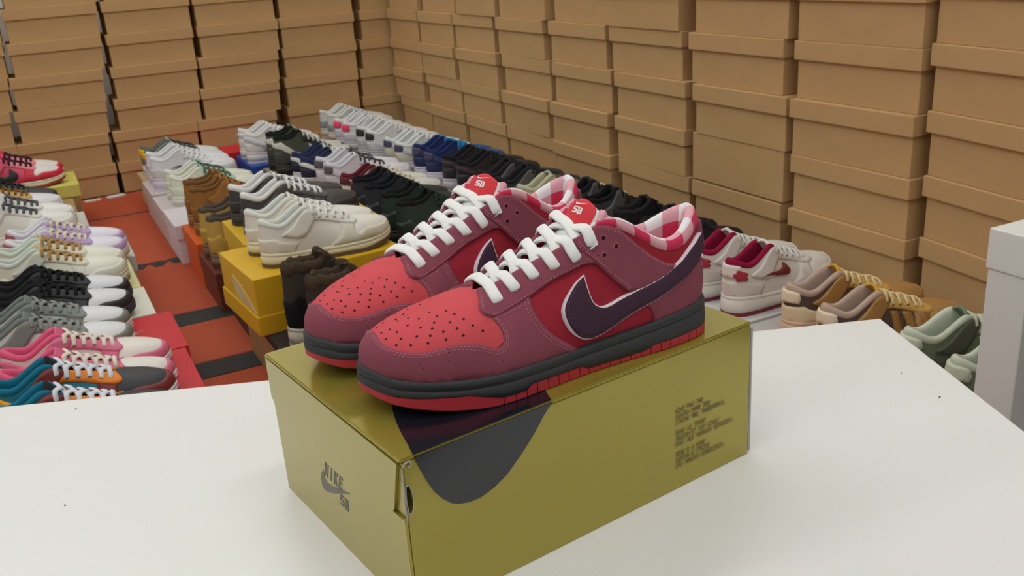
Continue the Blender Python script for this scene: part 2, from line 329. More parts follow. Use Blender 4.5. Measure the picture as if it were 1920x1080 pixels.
class Surf:
    def __init__(s, lift=0.0, shaft=0.0, puff=0.0, wl=1.0, wm=1.0):
        """lift raises the whole upper, shaft raises the collar, puff bulges the toe"""
        L = np.array(LR); n = len(L); P = []
        for i in range(-n + 2, n):
            a = abs(i); r = L[a]; sg = 1 if i >= 0 else -1
            F = np.array([r[0], r[1] if sg > 0 else r[2], r[3] + lift])
            ww = 1 + ((wl if sg > 0 else wm) - 1) * (min(1, (a - 5) / 1.0) * min(1, max(0, (13 - a) / 3.0)) if a > 5 else 0)
            T = np.array([r[4], r[5] * ww * (sg if a > 5 else 1), r[6] + lift + puff * (1 if a < 7 else .5)])
            if shaft: T[2] += shaft * min(1, max(0, (a - 6) / 5.0)) + (shaft * .25 if a in (15, 16, 17) else 0); T[0] -= shaft * .25 * min(1, max(0, (a - 6) / 5.0)) * (1 if a < 13 else 0)
            out = (F - T) * np.array([1, 1, 0]); dd = np.linalg.norm(out); o = out / max(dd, 1e-6); h = T[2] - F[2]; Z = np.array([0, 0, 1.0])
            if a <= 5:
                k = a / 5.0; P1 = F + Z * h * .78 + o * (.003 + puff * .3) * (1 - k * .4); P2 = T + o * dd * (.42 + .06 * k) + Z * (-.20 * abs(o[0]) * dd * .42)
            elif a <= 10:
                k = (a - 6) / 4.0; P1 = F + Z * h * (.5 - .05 * k) + o * .0035; P2 = T + o * (.016 - .006 * k) - Z * (.006 + .010 * k)
            else:
                q = min(1, (a - 10) / 3.0); P1 = F + Z * h * .38 + o * (.0025 + .001 * q); P2 = T - Z * h * .33 + o * (.006 * (1 - q) + .0028 * q)
            P.append([F, P1, P2, T])
        s.P = np.array(P); s.n = len(P); s.h = n - 2; s.lift = lift
    def pt(s, u, v):
        u = np.asarray(u, float) + s.h; i = np.floor(u).astype(int); t = (u - i)[..., None, None]; n = s.n
        p0, p1, p2, p3 = [s.P[(i + k) % n] for k in (-1, 0, 1, 2)]
        c = .5 * (2 * p1 + (p2 - p0) * t + (2 * p0 - 5 * p1 + 4 * p2 - p3) * t * t + (3 * p1 - p0 - 3 * p2 + p3) * t ** 3)
        v = np.asarray(v, float)[..., None]; q = 1 - v
        return c[..., 0, :] * q ** 3 + 3 * c[..., 1, :] * q * q * v + 3 * c[..., 2, :] * q * v * v + c[..., 3, :] * v ** 3
    def nrm(s, u, v):
        u = np.asarray(u, float); v = np.asarray(v, float); e = .02
        m_ = np.cross(s.pt(u + e, v) - s.pt(u - e, v), s.pt(u, np.clip(v + e, 0, 1)) - s.pt(u, np.clip(v - e, 0, 1)))
        return m_ / np.maximum(np.linalg.norm(m_, axis=-1, keepdims=True), 1e-12)
SU, SV = 13.0, 75.0        # millimetres per unit of u and v, for even sampling
def densify(poly, step, closed=True):
    out = []; n = len(poly)
    for i in range(n if closed else n - 1):
        a = np.array(poly[i], float); b = np.array(poly[(i + 1) % n], float)
        k = max(1, int(round(np.hypot((b[0] - a[0]) * SU, (b[1] - a[1]) * SV) / step)))
        for t in range(k): out.append(a + (b - a) * t / k)
    if not closed: out.append(np.array(poly[-1], float))
    return np.array(out)
def smooth_poly(pts, n=4):
    return [tuple(p) for p in catmull(pts, n)]
def inside(P, poly):
    x, y = P[:, 0], P[:, 1]; r = np.zeros(len(P), bool); n = len(poly)
    for i in range(n):
        x0, y0 = poly[i]; x1, y1 = poly[(i + 1) % n]
        if y0 == y1: continue
        c = ((y0 > y) != (y1 > y)) & (x < (x1 - x0) * (y - y0) / (y1 - y0) + x0); r ^= c
    return r
def patch(S, poly, h, sides=(1, -1), step=2.5, skirt=True, base=-0.0008, h_edge=None):
    """overlay panel: uv polygon (near side) laid on the surface at height h with a skirt down to the base"""
    he = h - min(.0004, abs(h) * .4) if h_edge is None else h_edge
    B = densify(poly, step); Q = B * np.array([SU, SV])
    mn, mx = Q.min(0), Q.max(0); g = step * 1.25
    gx, gy = np.meshgrid(np.arange(mn[0] + g * .5, mx[0], g), np.arange(mn[1] + g * .5, mx[1], g)); G = np.stack([gx.ravel(), gy.ravel()], -1)
    if len(G):
        G = G[inside(G, Q)]
        if len(G):
            d = np.sqrt(((G[:, None, :] - Q[None]) ** 2).sum(-1)).min(1); G = G[d > g * .55]
    A = np.vstack([Q, G]) if len(G) else Q
    r = delaunay_2d_cdt([Vector(p) for p in A], [], [list(range(len(Q)))], 1, 1e-5)
    uv = np.array([tuple(p) for p in r[0]]) / np.array([SU, SV]); F0 = [tuple(f) for f in r[2]]
    es = set()
    for f in F0:
        for i in range(3): es.add((f[i], f[(i + 1) % 3]))
    bd = [(a, b) for a, b in es if (b, a) not in es]; bset = {i for e in bd for i in e}
    V = []; Fc = []
    for sg in sides:
        U = uv[:, 0] * sg; W = np.clip(uv[:, 1], 0, 1); p = S.pt(U, W); nn = S.nrm(U, W)
        def seam(i): return abs(uv[i, 0]) < 1e-4 or abs(uv[i, 0] - 20) < 1e-4 or (uv[i, 1] > .9999 and uv[i, 0] < 5.55)
        hh = np.array([he if (i in bset and not seam(i)) else h for i in range(len(uv))])
        T = p + nn * hh[:, None]; n0 = len(V); V += list(T)
        Fc += [tuple(n0 + i for i in (f if sg > 0 else f[::-1])) for f in F0]
        if skirt:
            n1 = len(V); bl = sorted(bset); ix = {i: n1 + 2 * k for k, i in enumerate(bl)}
            for i in bl: V.append(T[i]); V.append(p[i] + nn[i] * base)
            for a, b in bd:
                if (seam(a) and seam(b)): continue
                q = (ix[b], ix[a], ix[a] + 1, ix[b] + 1); Fc.append(q if sg > 0 else q[::-1])
    return V, Fc
def merge(V, Fc, d=2e-5):
    key = {}; idx = []; out = []
    for v in V:
        k = tuple(np.round(np.asarray(v) / d).astype(int))
        if k not in key: key[k] = len(out); out.append(v)
        idx.append(key[k])
    F2 = []
    for f in Fc:
        g = []
        for i in f:
            if idx[i] not in g: g.append(idx[i])
        if len(g) > 2: F2.append(tuple(g))
    return out, F2
def inset(poly, d):
    Q = np.array(poly) * np.array([SU, SV]) ; n = len(Q); out = []
    area = sum(Q[i][0] * Q[(i + 1) % n][1] - Q[(i + 1) % n][0] * Q[i][1] for i in range(n)); s = 1 if area > 0 else -1
    for i in range(n):
        a = Q[i] - Q[i - 1]; b = Q[(i + 1) % n] - Q[i]; a /= np.linalg.norm(a); b /= np.linalg.norm(b)
        na = np.array([-a[1], a[0]]) * s; nb = np.array([-b[1], b[0]]) * s; mm = na + nb; L = mm @ mm
        k = min(2.0 / max(L, 1e-6), 2.2); out.append(Q[i] + mm * k * d)
    return [tuple(np.array(q) / np.array([SU, SV])) for q in out]
VB = [(0,.505),(.33,.485),(1.05,.38),(1.6,.33),(2.08,.295),(2.53,.275),(3.03,.275),(3.5,.29),(3.98,.30),(4.43,.28),(4.8,.25),(5.33,.225),(5.7,.25),(6.05,.31),(6.1,.40),(5.98,.49),(5.68,.555)]
VBs = [(max(0, u), v) for u, v in smooth_poly(VB, 3)]
P_TOE = [(u, v - .03) for u, v in VBs[:34]] + [(6.3, .36), (6.35, .5), (6.2, .8), (6.0, .98), (5.5, 1), (5, 1), (4, 1), (3, 1), (2, 1), (1, 1), (0, 1)]
MB = smooth_poly([(9.08,0),(8.48,.125),(8.05,.24),(7.78,.38),(7.68,.505),(7.68,.63)], 3)
P_MUD = [(i * .5, 0.0) for i in range(19)] + MB + [(7.75, .68), (6.5, .64), (5.8, .60)] + VBs[::-1]
EL = smooth_poly([(5.30,.90),(5.23,.78),(5.05,.655),(5.12,.565),(5.35,.548),(5.70,.56),(6.6,.595),(7.68,.63),(8.35,.67),(8.8,.685),(9.4,.685),(9.93,.68)], 3)
P_EYE = EL + [(10.7, .66), (11.0, .8), (10.9, 1), (10.4, 1), (9.9, 1), (9, 1), (8, 1), (7, 1), (6.3, 1), (5.7, .99), (5.42, .96)]
P_ANK = smooth_poly([(9.62,1.0),(9.78,.905),(9.92,.82),(10.3,.71),(11.1,.58),(11.73,.48),(12.48,.375)], 3) + [(13.2, .36), (14.5, .52), (15.6, .68)] + smooth_poly([(15.5,.755),(14.45,.80),(13.58,.865),(12.7,.95),(12.05,.985),(11.4,.995)], 3) + [(11.0, 1.0), (10.4, 1.0)]
P_CNT = [(13.95,0),(13.97,.075),(13.78,.17),(13.4,.24),(13.9,.31),(15.2,.40),(16.0,.50),(16.62,.585),(17.3,.53),(17.98,.495),(19,.475),(20,.47),(20,.2),(20,0),(18,0),(16,0)]
P_TAB = [(18.9, .60), (18.85, .75), (18.9, .9), (19.0, 1), (20, 1), (20, .8), (20, .6)]
P_TABG = [(17.4, .64), (17.2, .82), (17.4, 1), (18.0, 1), (19, 1), (20, 1), (20, .8), (20, .62), (19, .62)]
P_MINI = [(9.6,.60),(9.2,.54),(8.9,.46),(8.85,.40),(9.0,.345),(9.4,.315),(10.0,.315),(11.2,.36),(12.6,.42),(14.2,.49),(12.6,.475),(11.2,.445),(10.3,.43),(9.8,.46),(9.65,.52)]
SWA = [(9.70,.595),(9.28,.56),(8.85,.48),(8.62,.405),(8.57,.345),(8.6,.28),(8.73,.195),(8.95,.125),(9.25,.08),(9.62,.062),(10.0,.064),(10.4,.075),(11.7,.13),(13.2,.21),(14.25,.295),(15.28,.42),(16.58,.56),(17.68,.635),(18.6,.665),(19.5,.68)]
SWB = [(19.5,.83),(18.8,.865),(18.12,.88),(17.45,.885),(16.65,.86),(15.58,.735),(14.5,.565),(13.58,.445),(12.48,.36),(11.0,.30),(10.28,.285),(9.88,.325),(9.75,.395),(9.70,.485)]
P_SWO = smooth_poly(SWA, 3) + smooth_poly(SWB, 3)
EYELETS = [(6.48,.74),(7.33,.78),(8.0,.80),(8.75,.80),(9.62,.775),(10.55,.84)]
HOLES = [(11.28,.885),(12.05,.805),(11.12,.735)]
PERF = [(.55,.53),(.88,.59),(1.2,.43),(1.53,.54),(1.9,.36),(1.98,.44),(2.47,.355),(1.85,.635),(2.58,.455),(2.58,.565),(3.05,.36),(3.08,.44),(3.08,.525),(3.08,.60),(3.1,.69),(2.2,.72),(2.55,.80),(3.47,.74),(3.53,.46),(3.65,.37),(3.75,.555),(3.9,.655),(4.03,.465),(4.3,.55),(4.25,.375),(4.62,.445),(4.98,.375),(1.25,.805),(.45,.80)]
# ---- sole outline
LATO = [(-.002,0),(.003,.017),(.018,.0305),(.05,.0368),(.09,.0380),(.13,.0405),(.17,.0460),(.205,.0505),(.238,.0478),(.266,.0380),(.288,.0205),(.2995,-.006)]
MEDO = [(.003,-.017),(.018,-.0295),(.05,-.0348),(.09,-.0345),(.13,-.0358),(.17,-.0412),(.205,-.0472),(.238,-.0482),(.266,-.0430),(.288,-.0300)]
OUT = catmull(LATO + MEDO[::-1], 9, True)         # lateral heel->toe, medial toe->heel
tt = np.roll(OUT, -1, 0) - np.roll(OUT, 1, 0); ON = np.stack([tt[:, 1], -tt[:, 0]], -1); ON /= np.linalg.norm(ON, axis=1)[:, None]
if ((OUT + ON * .002)[20, 1] < OUT[20, 1]): ON = -ON
zf_x = lambda x: np.interp(x, [0, .02, .05, .066, .094, .12, .14, .165, .195, .228, .242, .2557, .268, .278, .286, .29, .30], [.0302, .0298, .0278, .0262, .0245, .0235, .0228, .0226, .0236, .0248, .0260, .0272, .0282, .0292, .0305, .0325, .0350])
zb_x = lambda x: np.interp(x, [0, .215, .2311, .2526, .2723, .2863, .2952, .30], [0, 0, .0015, .0042, .0075, .0105, .0140, .0165])
zm_x = lambda x: np.interp(x, [0, .023, .048, .0708, .0728, .080, .103, .122, .1334, .1358, .171, .185, .190, .21, .2186, .235, .256, .272, .284, .292, .30], [.0092, .0085, .0078, .0078, .0055, .0048, .0044, .0046, .0050, .0084, .0090, .0098, .0058, .0064, .0088, .0140, .0155, .0162, .0172, .0192, .0220])
def ring_loft(sections, pts, nrm, cap_bottom=False, closed=True):
    """sections: list of functions (x)->(outward offset, z)"""
    n = len(pts); V = []; Fc = []
    for (o_, z_) in sections:
        for i in range(n): V.append((pts[i, 0] + nrm[i, 0] * o_[i], pts[i, 1] + nrm[i, 1] * o_[i], z_[i]))
    for k in range(len(sections) - 1):
        for i in range(n if closed else n - 1):
            j = (i + 1) % n; Fc.append((k * n + i, k * n + j, (k + 1) * n + j, (k + 1) * n + i))
    if cap_bottom: Fc.append(tuple((len(sections) - 1) * n + i for i in range(n)))
    return V, Fc
def midsole_vf(lift=0.0, wedge=0.0, flat=False, pts=OUT, nr=ON):
    x = pts[:, 0]; zf = zf_x(x) + lift + wedge * np.clip((.2 - x) / .2, 0, 1); zb = zb_x(x); zm = zm_x(x) if not flat else zb + np.where(x > .24, .0095, .0085)
    z0 = np.zeros(len(x)); mid = (zf - .0095 + zm) / 2 if not flat else (zf + zm) / 2 - .003
    S_ = [(z0 - .013, zf - .0005), (z0 - .0042, zf + .0006), (z0 - .0022, zf + .0004), (z0 - .0008, zf - .0006), (z0 - .0001, zf - .0024), (z0, zf - .0060), (z0 - .0011, zf - .0067), (z0 - .0001, zf - .0074), (z0 + .0006, np.minimum(mid, zf - .008)), (z0 + .0003, zm), (z0 - .003, zm - .0002), (z0 - .003, zb + .0006)]
    V, Fc = ring_loft(S_, pts, nr)
    n = len(pts); Fc.append(tuple(11 * n + i for i in range(n))); return V, [f[::-1] for f in Fc]
def outsole_vf(i0, i1, pts=OUT, nr=ON, gap=0.0, flat=False):
    """solid red segment of the rubber between outline indices"""
    n = len(pts); ids = list(range(i0, i1 + 1)); P = np.array([pts[i % n] for i in ids]); N = np.array([nr[i % n] for i in ids])
    if gap and len(P) > 1:
        e = P[1] - P[0]; P[0] = P[0] + e / np.linalg.norm(e) * gap; e = P[-2] - P[-1]; P[-1] = P[-1] + e / np.linalg.norm(e) * gap
    x = P[:, 0]; zb = zb_x(x); zm = (zm_x(x) if not flat else zb + np.where(x > .24, .006, .0045)) + .0002; z0 = np.zeros(len(x))
    S_ = [(z0 - .0035, zm), (z0 + .0001, zm), (z0 + .0002, zb + .0012), (z0 - .0010, zb), (z0 - .010, zb), (z0 - .010, zm), (z0 - .0035, zm)]
    V, Fc = ring_loft(S_, P, N, closed=False); k = len(ids)
    Fc.append(tuple(s * k for s in range(6))[::-1]); Fc.append(tuple(s * k + k - 1 for s in range(6)))
    return V, Fc
def lining_vf(S, ua, hk=1.0, din=1.0, depth=.05, step=.35, wave=0.0, f0=.35, heel=.45):
    us = np.concatenate([np.arange(ua, 20, step), np.arange(-20, -ua + 1e-6, step)]); us = np.where(us < -19.0 - 1e-9, us + 40, us)
    us = np.concatenate([np.arange(ua, 20.0, step), 40 - np.arange(20.0, ua - 1e-6, -step)])
    pr_ = np.array([(.0012, -.0035), (-.0004, -.0008), (-.0008, .0020), (-.0002, .0050), (.0016, .0076), (.0044, .0090), (.0076, .0082), (.0098, .0052), (.0108, .0010), (.0112, -.006), (.0112, -.016), (.0105, -.030), (.0110, -.050)])
    uw = np.where(us > 20, us - 40, us); T = S.pt(uw, np.ones(len(us)))
    tg = np.gradient(T, axis=0) * np.array([1, 1, 0]); tg /= np.maximum(np.linalg.norm(tg, axis=1)[:, None], 1e-9)
    n_in = np.stack([-tg[:, 1], tg[:, 0], 0 * tg[:, 0]], -1)
    if n_in[len(us) // 2][0] < 0: n_in = -n_in
    V = []; UV = []; Fc = []; arc = np.concatenate([[0], np.cumsum(np.linalg.norm(np.diff(T, axis=0), axis=1))]); m_ = len(pr_)
    parc = np.concatenate([[0], np.cumsum(np.linalg.norm(np.diff(pr_, axis=0), axis=1))])
    for i, u in enumerate(us):
        au = abs(uw[i]); fr = np.clip((au - ua) / 2.5, 0, 1); hs = (f0 + (1 - f0) * fr) * (1 + heel * np.clip((au - 15.5) / 4, 0, 1)) * hk
        for k in range(m_):
            dz = pr_[k, 1] * (hs if pr_[k, 1] > 0 else 1) + wave * math.sin(u * 5.1 + k) * .5
            if pr_[k, 1] < -.02: dz = max(dz, .028 + S.lift - T[i, 2]) if k < m_ - 1 else .026 + S.lift - T[i, 2]
            d = pr_[k, 0] * (f0 + .10 + (.90 - f0) * fr) * din * (1 + .25 * np.clip((au - 17) / 3, 0, 1))
            V.append(T[i] + n_in[i] * d + np.array([0, 0, dz])); UV.append((arc[i], parc[k]))
    for i in range(len(us) - 1):
        for k in range(m_ - 1):
            a = i * m_ + k; Fc.append((a, a + m_, a + m_ + 1, a + 1))
    return V, Fc, UV
def tongue_c(lift=0.0, shaft=0.0):
    c = np.array([(.206, .0655, .011), (.19, .0715, .014), (.17, .080, .018), (.15, .0885, .0215), (.132, .0975, .0245), (.121, .1065, .027), (.1145, .1145, .028), (.110, .1205, .0275), (.1065, .1248, .024), (.1040, .1262, .018)])
    c[:, 1] += lift + shaft * np.linspace(0, 1, len(c)) ; c[:, 0] -= shaft * .3 * np.linspace(0, 1, len(c)); return catmull(c, 3)
def tongue_vf(lift=0.0, shaft=0.0, ts=None, s0=0.0, s1=1.0, off=0.0, thick=.0065, nearsg=0):
    c = tongue_c(lift, shaft); n = len(c); ts = np.linspace(-1, 1, 11) if ts is None else ts
    i0, i1 = int(s0 * (n - 1)), int(round(s1 * (n - 1))); V = []; Fc = []
    tg = np.gradient(c[:, :2], axis=0); tg /= np.linalg.norm(tg, axis=1)[:, None]; nr = np.stack([tg[:, 1], -tg[:, 0]], -1)
    nr = np.where((nr[:, 1] < 0)[:, None], -nr, nr)
    m_ = len(ts)
    for side in (0, 1):
        for i in range(i0, i1 + 1):
            for t in ts:
                h = off - (thick * (1 - .55 * t * t) if side else 0) - .0085 * t * t - (0 if side else 0)
                V.append((c[i, 0] + nr[i, 0] * h, t * c[i, 2] * (.72 if nearsg == 0 or t * nearsg > 0 else .98), c[i, 1] + nr[i, 1] * h))
    k = (i1 - i0 + 1) * m_; R_ = i1 - i0 + 1
    for side in (0, 1):
        for i in range(R_ - 1):
            for j in range(m_ - 1):
                a = side * k + i * m_ + j; q = (a, a + m_, a + m_ + 1, a + 1); Fc.append(q if not side else q[::-1])
    for i in range(R_ - 1):
        a = i * m_; Fc.append((a, k + a, k + a + m_, a + m_)); a = i * m_ + m_ - 1; Fc.append((a, a + m_, k + a + m_, k + a))
    for j in range(m_ - 1):
        a = (R_ - 1) * m_ + j; Fc.append((a, k + a, k + a + 1, a + 1))
    return V, Fc
def lace_paths(S, nearsg=1):
    """(path, ups) for the bottom bar and the crossing strands"""
    L = [S.pt(u, v) for u, v in EYELETS]; N = [S.nrm(u, v) for u, v in EYELETS]
    R = [S.pt(-u, v) for u, v in EYELETS]; NR = [S.nrm(-u, v) for u, v in EYELETS]; Z = np.array([0, 0, 1.0]); res = []
    def edge(k, sg):                     # throat edge point beside eyelet k
        u = EYELETS[k][0] - .15; return S.pt(sg * u, 1.0), None
    up = lambda p: np.array([.45, p[1] * 12, 1.0]) / np.linalg.norm([.45, p[1] * 12, 1.0])
    # bar
    a, b = R[0], L[0]; el, er = edge(0, 1)[0], edge(0, -1)[0]
    pts = [a + (a - er) * .10 + NR[0] * .0018, a * .9 + er * .1 + NR[0] * .0036, a * .6 + er * .4 + NR[0] * .0044, er + Z * .0028, (el + er) / 2 + Z * .0030, el + Z * .0026, b * .6 + el * .4 + N[0] * .0040, b * .9 + el * .1 + N[0] * .0036, b + (b - el) * .10 + N[0] * .0018]
    res.append(catmull(pts, 4))
    for k in range(1, 6):
        for sg in (1, -1):
            E, NE = (L[k], N[k]) if sg > 0 else (R[k], NR[k]); e2 = edge(k, sg)[0]
            e1 = edge(k - 1, -sg)[0]; e1b = edge(k, -sg)[0]; st = e1 * .40 + e1b * .60
            near = (sg == nearsg); hz = .0018 if near else .0046; ez = .0026 if near else .0038
            mid = (st + e2) / 2
            pts = [st + np.array([0, -sg * .002, -.0095]), st + np.array([0, sg * .0005, -.0035]), st * .7 + e2 * .3 + Z * hz * .7, mid + Z * hz, st * .25 + e2 * .75 + Z * (hz * .5 + ez * .5), e2 + Z * ez, E * .55 + e2 * .45 + NE * .0042, E * .9 + e2 * .1 + NE * .0036, E + (E - e2) * .10 + NE * .0018]
            res.append(catmull(pts, 4))
    return [(p, [up(q) for q in p]) for p in res]

# ------------------------------------------------------------------ the red sneakers on the box
def gingham():
    ma = bpy.data.materials.new('gingham'); ma.use_nodes = True; nt = ma.node_tree; b = nt.nodes['Principled BSDF']; b.inputs['Roughness'].default_value = .75
    uv = nt.nodes.new('ShaderNodeUVMap'); sp = nt.nodes.new('ShaderNodeSeparateXYZ'); nt.links.new(uv.outputs[0], sp.inputs[0])
    def math_(op, a, bval=None, b2=None):
        n = nt.nodes.new('ShaderNodeMath'); n.operation = op
        nt.links.new(a, n.inputs[0])
        if b2 is not None: nt.links.new(b2, n.inputs[1])
        elif bval is not None: n.inputs[1].default_value = bval
        return n.outputs[0]
    def stripe(s, period, ph):
        return math_('GREATER_THAN', math_('FRACT', math_('ADD', math_('MULTIPLY', s, 1 / period), ph)), .5)
    a = stripe(sp.outputs[0], .0350, .22); c = stripe(sp.outputs[1], .0300, .60)
    d = math_('GREATER_THAN', math_('FRACT', math_('MULTIPLY', math_('ADD', sp.outputs[0], b2=sp.outputs[1]), 1 / .0010)), .45)   # woven diagonal
    one = math_('MULTIPLY', math_('ABSOLUTE', math_('SUBTRACT', a, b2=c)), b2=d)
    f = math_('MAXIMUM', math_('MULTIPLY', a, b2=c), b2=one)
    mx = nt.nodes.new('ShaderNodeMix'); mx.data_type = 'RGBA'; mx.inputs[6].default_value = lin((236, 232, 234)) + [1]; mx.inputs[7].default_value = lin((214, 44, 88)) + [1]
    nt.links.new(f, mx.inputs[0]); nt.links.new(mx.outputs[2], b.inputs['Base Color']); return ma
GING = gingham()
nub = M('maroon_nubuck', (140, 74, 88), .92, var=.10, vscale=60, bump=.25, bscale=900, speck=((62, 26, 36), 330, .44), spec=.2)
salmon = M('salmon_nubuck', (206, 80, 86), .85, var=.06, vscale=40, bump=.15, bscale=900, spec=.25)
quart = M('crimson_nubuck', (158, 38, 54), .85, var=.06, vscale=40, bump=.15, bscale=900, spec=.25)
plum = M('plum_suede', (70, 48, 64), .9, var=.1, vscale=80, bump=.2, bscale=900, spec=.2)
swwhite = M('swoosh_edge', (232, 214, 220), .7)
midm = M('charcoal_rubber', (46, 48, 52), .62, bump=.1, bscale=500)
redrub = M('red_rubber', (182, 44, 56), .6, var=.05, bump=.12, bscale=500)
lacem = M('white_lace', (240, 240, 236), .8, bump=.35, bscale=1400)
stm = M('stitch_pink', (190, 112, 128), .8); stmd = M('stitch_plum', (98, 70, 88), .8)
hole = M('hole_shade', (40, 8, 14), .9); rimm = M('eyelet_rim', (172, 88, 104), .7)  # hole colour paints the shade inside perforations and lace holes on flat discs
tonw = M('tongue_mesh', (238, 238, 236), .85, bump=.5, bscale=1500); labr = M('label_red', (214, 34, 48), .6); labw = M('label_white', (244, 240, 240), .6)
insm = M('insole', (190, 40, 78), .85)
HSL = Surf(wm=1.75); HSR = Surf(wl=1.75)
def stitch_vf(S, line, h, mir_sides=(1, -1), gap=.0029, dash=.0019, wd=.00034):
    V = []; Fc = []
    for sg in mir_sides:
        D = densify(line, .5, False); p = S.pt(D[:, 0] * sg, np.clip(D[:, 1], 0, 1)); nn = S.nrm(D[:, 0] * sg, np.clip(D[:, 1], 0, 1)); p = p + nn * h
        s = np.concatenate([[0], np.cumsum(np.linalg.norm(np.diff(p, axis=0), axis=1))]); t = .001
        while t + dash < s[-1]:
            q = [np.array([np.interp(x, s, p[:, k]) for k in range(3)]) for x in (t, t + dash)]; n_ = np.array([np.interp(t, s, nn[:, k]) for k in range(3)])
            d = q[1] - q[0]; sd = np.cross(d, n_); sd /= max(np.linalg.norm(sd), 1e-9); n0 = len(V); m_ = (q[0] + q[1]) / 2 + n_ * .00035
            V += [q[0] - sd * wd * .5, q[0] + sd * wd * .5, m_ - sd * wd, m_ + sd * wd, q[1] - sd * wd * .5, q[1] + sd * wd * .5]
            Fc += [(n0, n0 + 1, n0 + 3, n0 + 2), (n0 + 2, n0 + 3, n0 + 5, n0 + 4)]; t += gap
    return V, Fc
def offset_line(line, d):
    Q = np.array(line) * np.array([SU, SV]); T = np.gradient(Q, axis=0); T /= np.linalg.norm(T, axis=1)[:, None]
    return [tuple(x) for x in (Q + np.stack([-T[:, 1], T[:, 0]], -1) * d) / np.array([SU, SV])]
def disc_vf(S, pts, r, h, sides=(1, -1), n=10, ring=None):
    V = []; Fc = []
    for sg in sides:
        for (u, v) in pts:
            c = S.pt(u * sg, v); nn = S.nrm(u * sg, v); a = np.cross(nn, [0, 0, 1.0]); a /= np.linalg.norm(a); b = np.cross(nn, a); n0 = len(V)
            if ring is None:
                V += [c + nn * h + (a * math.cos(t) + b * math.sin(t)) * r for t in np.arange(n) * 2 * math.pi / n]; Fc.append(tuple(range(n0, n0 + n)))
            else:
                for (rr, hh) in ((r, h - .0006), (r, h), (ring, h + .0002), (ring, h - .0006)):
                    V += [c + nn * hh + (a * math.cos(t) + b * math.sin(t)) * rr for t in np.arange(n) * 2 * math.pi / n]
                for k in range(3):
                    for j in range(n): Fc.append((n0 + k * n + j, n0 + k * n + (j + 1) % n, n0 + (k + 1) * n + (j + 1) % n, n0 + (k + 1) * n + j))
    return V, Fc
def hero(root, mir):
    def H(name, vf, mat, smooth=True, parent=None, mg=True, uv=None):
        V, Fc = merge(*vf) if mg else vf[:2]
        V = [(v[0], v[1] * mir, v[2]) for v in V]; Fc = Fc if mir > 0 else [tuple(reversed(f)) for f in Fc]
        me = mesh(name, V, Fc, smooth)
        if uv is not None:
            l = me.uv_layers.new(name='UVMap'); vi = np.zeros(len(me.loops), int); me.loops.foreach_get('vertex_index', vi); l.data.foreach_set('uv', np.array(uv)[vi].ravel())
        o_ = ob(name, me, mat, parent or root)
        if name.endswith('stitching') or name in ('perforations', 'lace_holes', 'eyelet_rims'): o_['kind'] = 'stuff'
        return o_
    S = HSL if mir > 0 else HSR
    # base shell of the upper
    us = np.arange(-20, 20, .25); vsn = np.linspace(0, 1, 22); U, W = np.meshgrid(np.where(us < -19, us + 40, us), vsn, indexing='ij')
    p = S.pt(U, W) - S.nrm(U, W) * .0006; n, k = U.shape; V = [tuple(q) for q in p.reshape(-1, 3)]
    Fc = [(i * k + j, ((i + 1) % n) * k + j, ((i + 1) % n) * k + j + 1, i * k + j + 1) for i in range(n) for j in range(k - 1)]
    H('quarter', (V, Fc), quart, mg=False)
    H('toe_box', patch(S, P_TOE, .0004, skirt=False), salmon)
    H('mudguard', patch(S, P_MUD, .0014, base=-.0002), nub)
    H('heel_counter', patch(S, P_CNT, .0013), nub)
    H('eyestay', patch(S, P_EYE, .0024, sides=(1,)), nub); H('eyestay', patch(S, P_EYE, .0024, sides=(-1,)), nub)
    H('heel_tab', patch(S, P_TAB, .0046), nub)
    for sg in (1, -1):
        H('ankle_panel', patch(S, P_ANK, .0032, sides=(sg,)), nub)
        sw = H('swoosh', patch(S, inset(P_SWO, .72), .0042, sides=(sg,), step=2.0, base=.003), plum)
        H('swoosh_edge', patch(S, P_SWO, .0034, sides=(sg,), step=2.0), swwhite, parent=sw)
    # stitching
    st = [offset_line(VBs[1:], -1.5), offset_line(VBs[1:], -3.2)]
    vf = join_vf([stitch_vf(S, l, .0016) for l in st] + [stitch_vf(S, offset_line(MB, 1.4), .0016), stitch_vf(S, offset_line(MB, 2.8), .0016), stitch_vf(S, offset_line([(5.95, .60), (6.6, .60), (7.6, .615)], -2.0), .0016)])
    H('mudguard_stitching', vf, stm, mg=False)
    vf = join_vf([stitch_vf(S, offset_line(EL[2:], 1.5), .0026), stitch_vf(S, offset_line(EL[2:14], 2.9), .0026)])
    H('eyestay_stitching', vf, stm, mg=False)
    ak = [q for q in P_ANK[:19]]; at_ = smooth_poly([(15.5,.755),(14.45,.80),(13.58,.865),(12.7,.95),(12.05,.985),(11.4,.995)], 3)
    vf = join_vf([stitch_vf(S, offset_line(ak[2:], 1.5), .0035), stitch_vf(S, offset_line(ak[2:], 3.0), .0035), stitch_vf(S, offset_line(at_, 1.6), .0035), stitch_vf(S, offset_line(at_, 3.0), .0035)])
    H('ankle_stitching', vf, stm, mg=False)
    swl = inset(P_SWO, 1.9); H('swoosh_stitching', join_vf([stitch_vf(S, swl[2:50] , .0044)]), stmd, mg=False)
    H('perforations', disc_vf(S, [q for q in PERF], .00105, .0006, n=9), hole, False, mg=False)
    H('lace_holes', join_vf([disc_vf(S, EYELETS, .0021, .0026), disc_vf(S, HOLES, .0019, .0034)]), hole, False, mg=False)
    H('eyelet_rims', join_vf([disc_vf(S, EYELETS, .0030, .0026, ring=.0020, n=14), disc_vf(S, HOLES, .0026, .0034, ring=.0018, n=14)]), rimm, mg=False)
    # sole
    H('midsole', midsole_vf(), midm, mg=False)
    gx = np.array([.2095 - i * .00985 for i in range(22)]); n = len(OUT); cuts = []
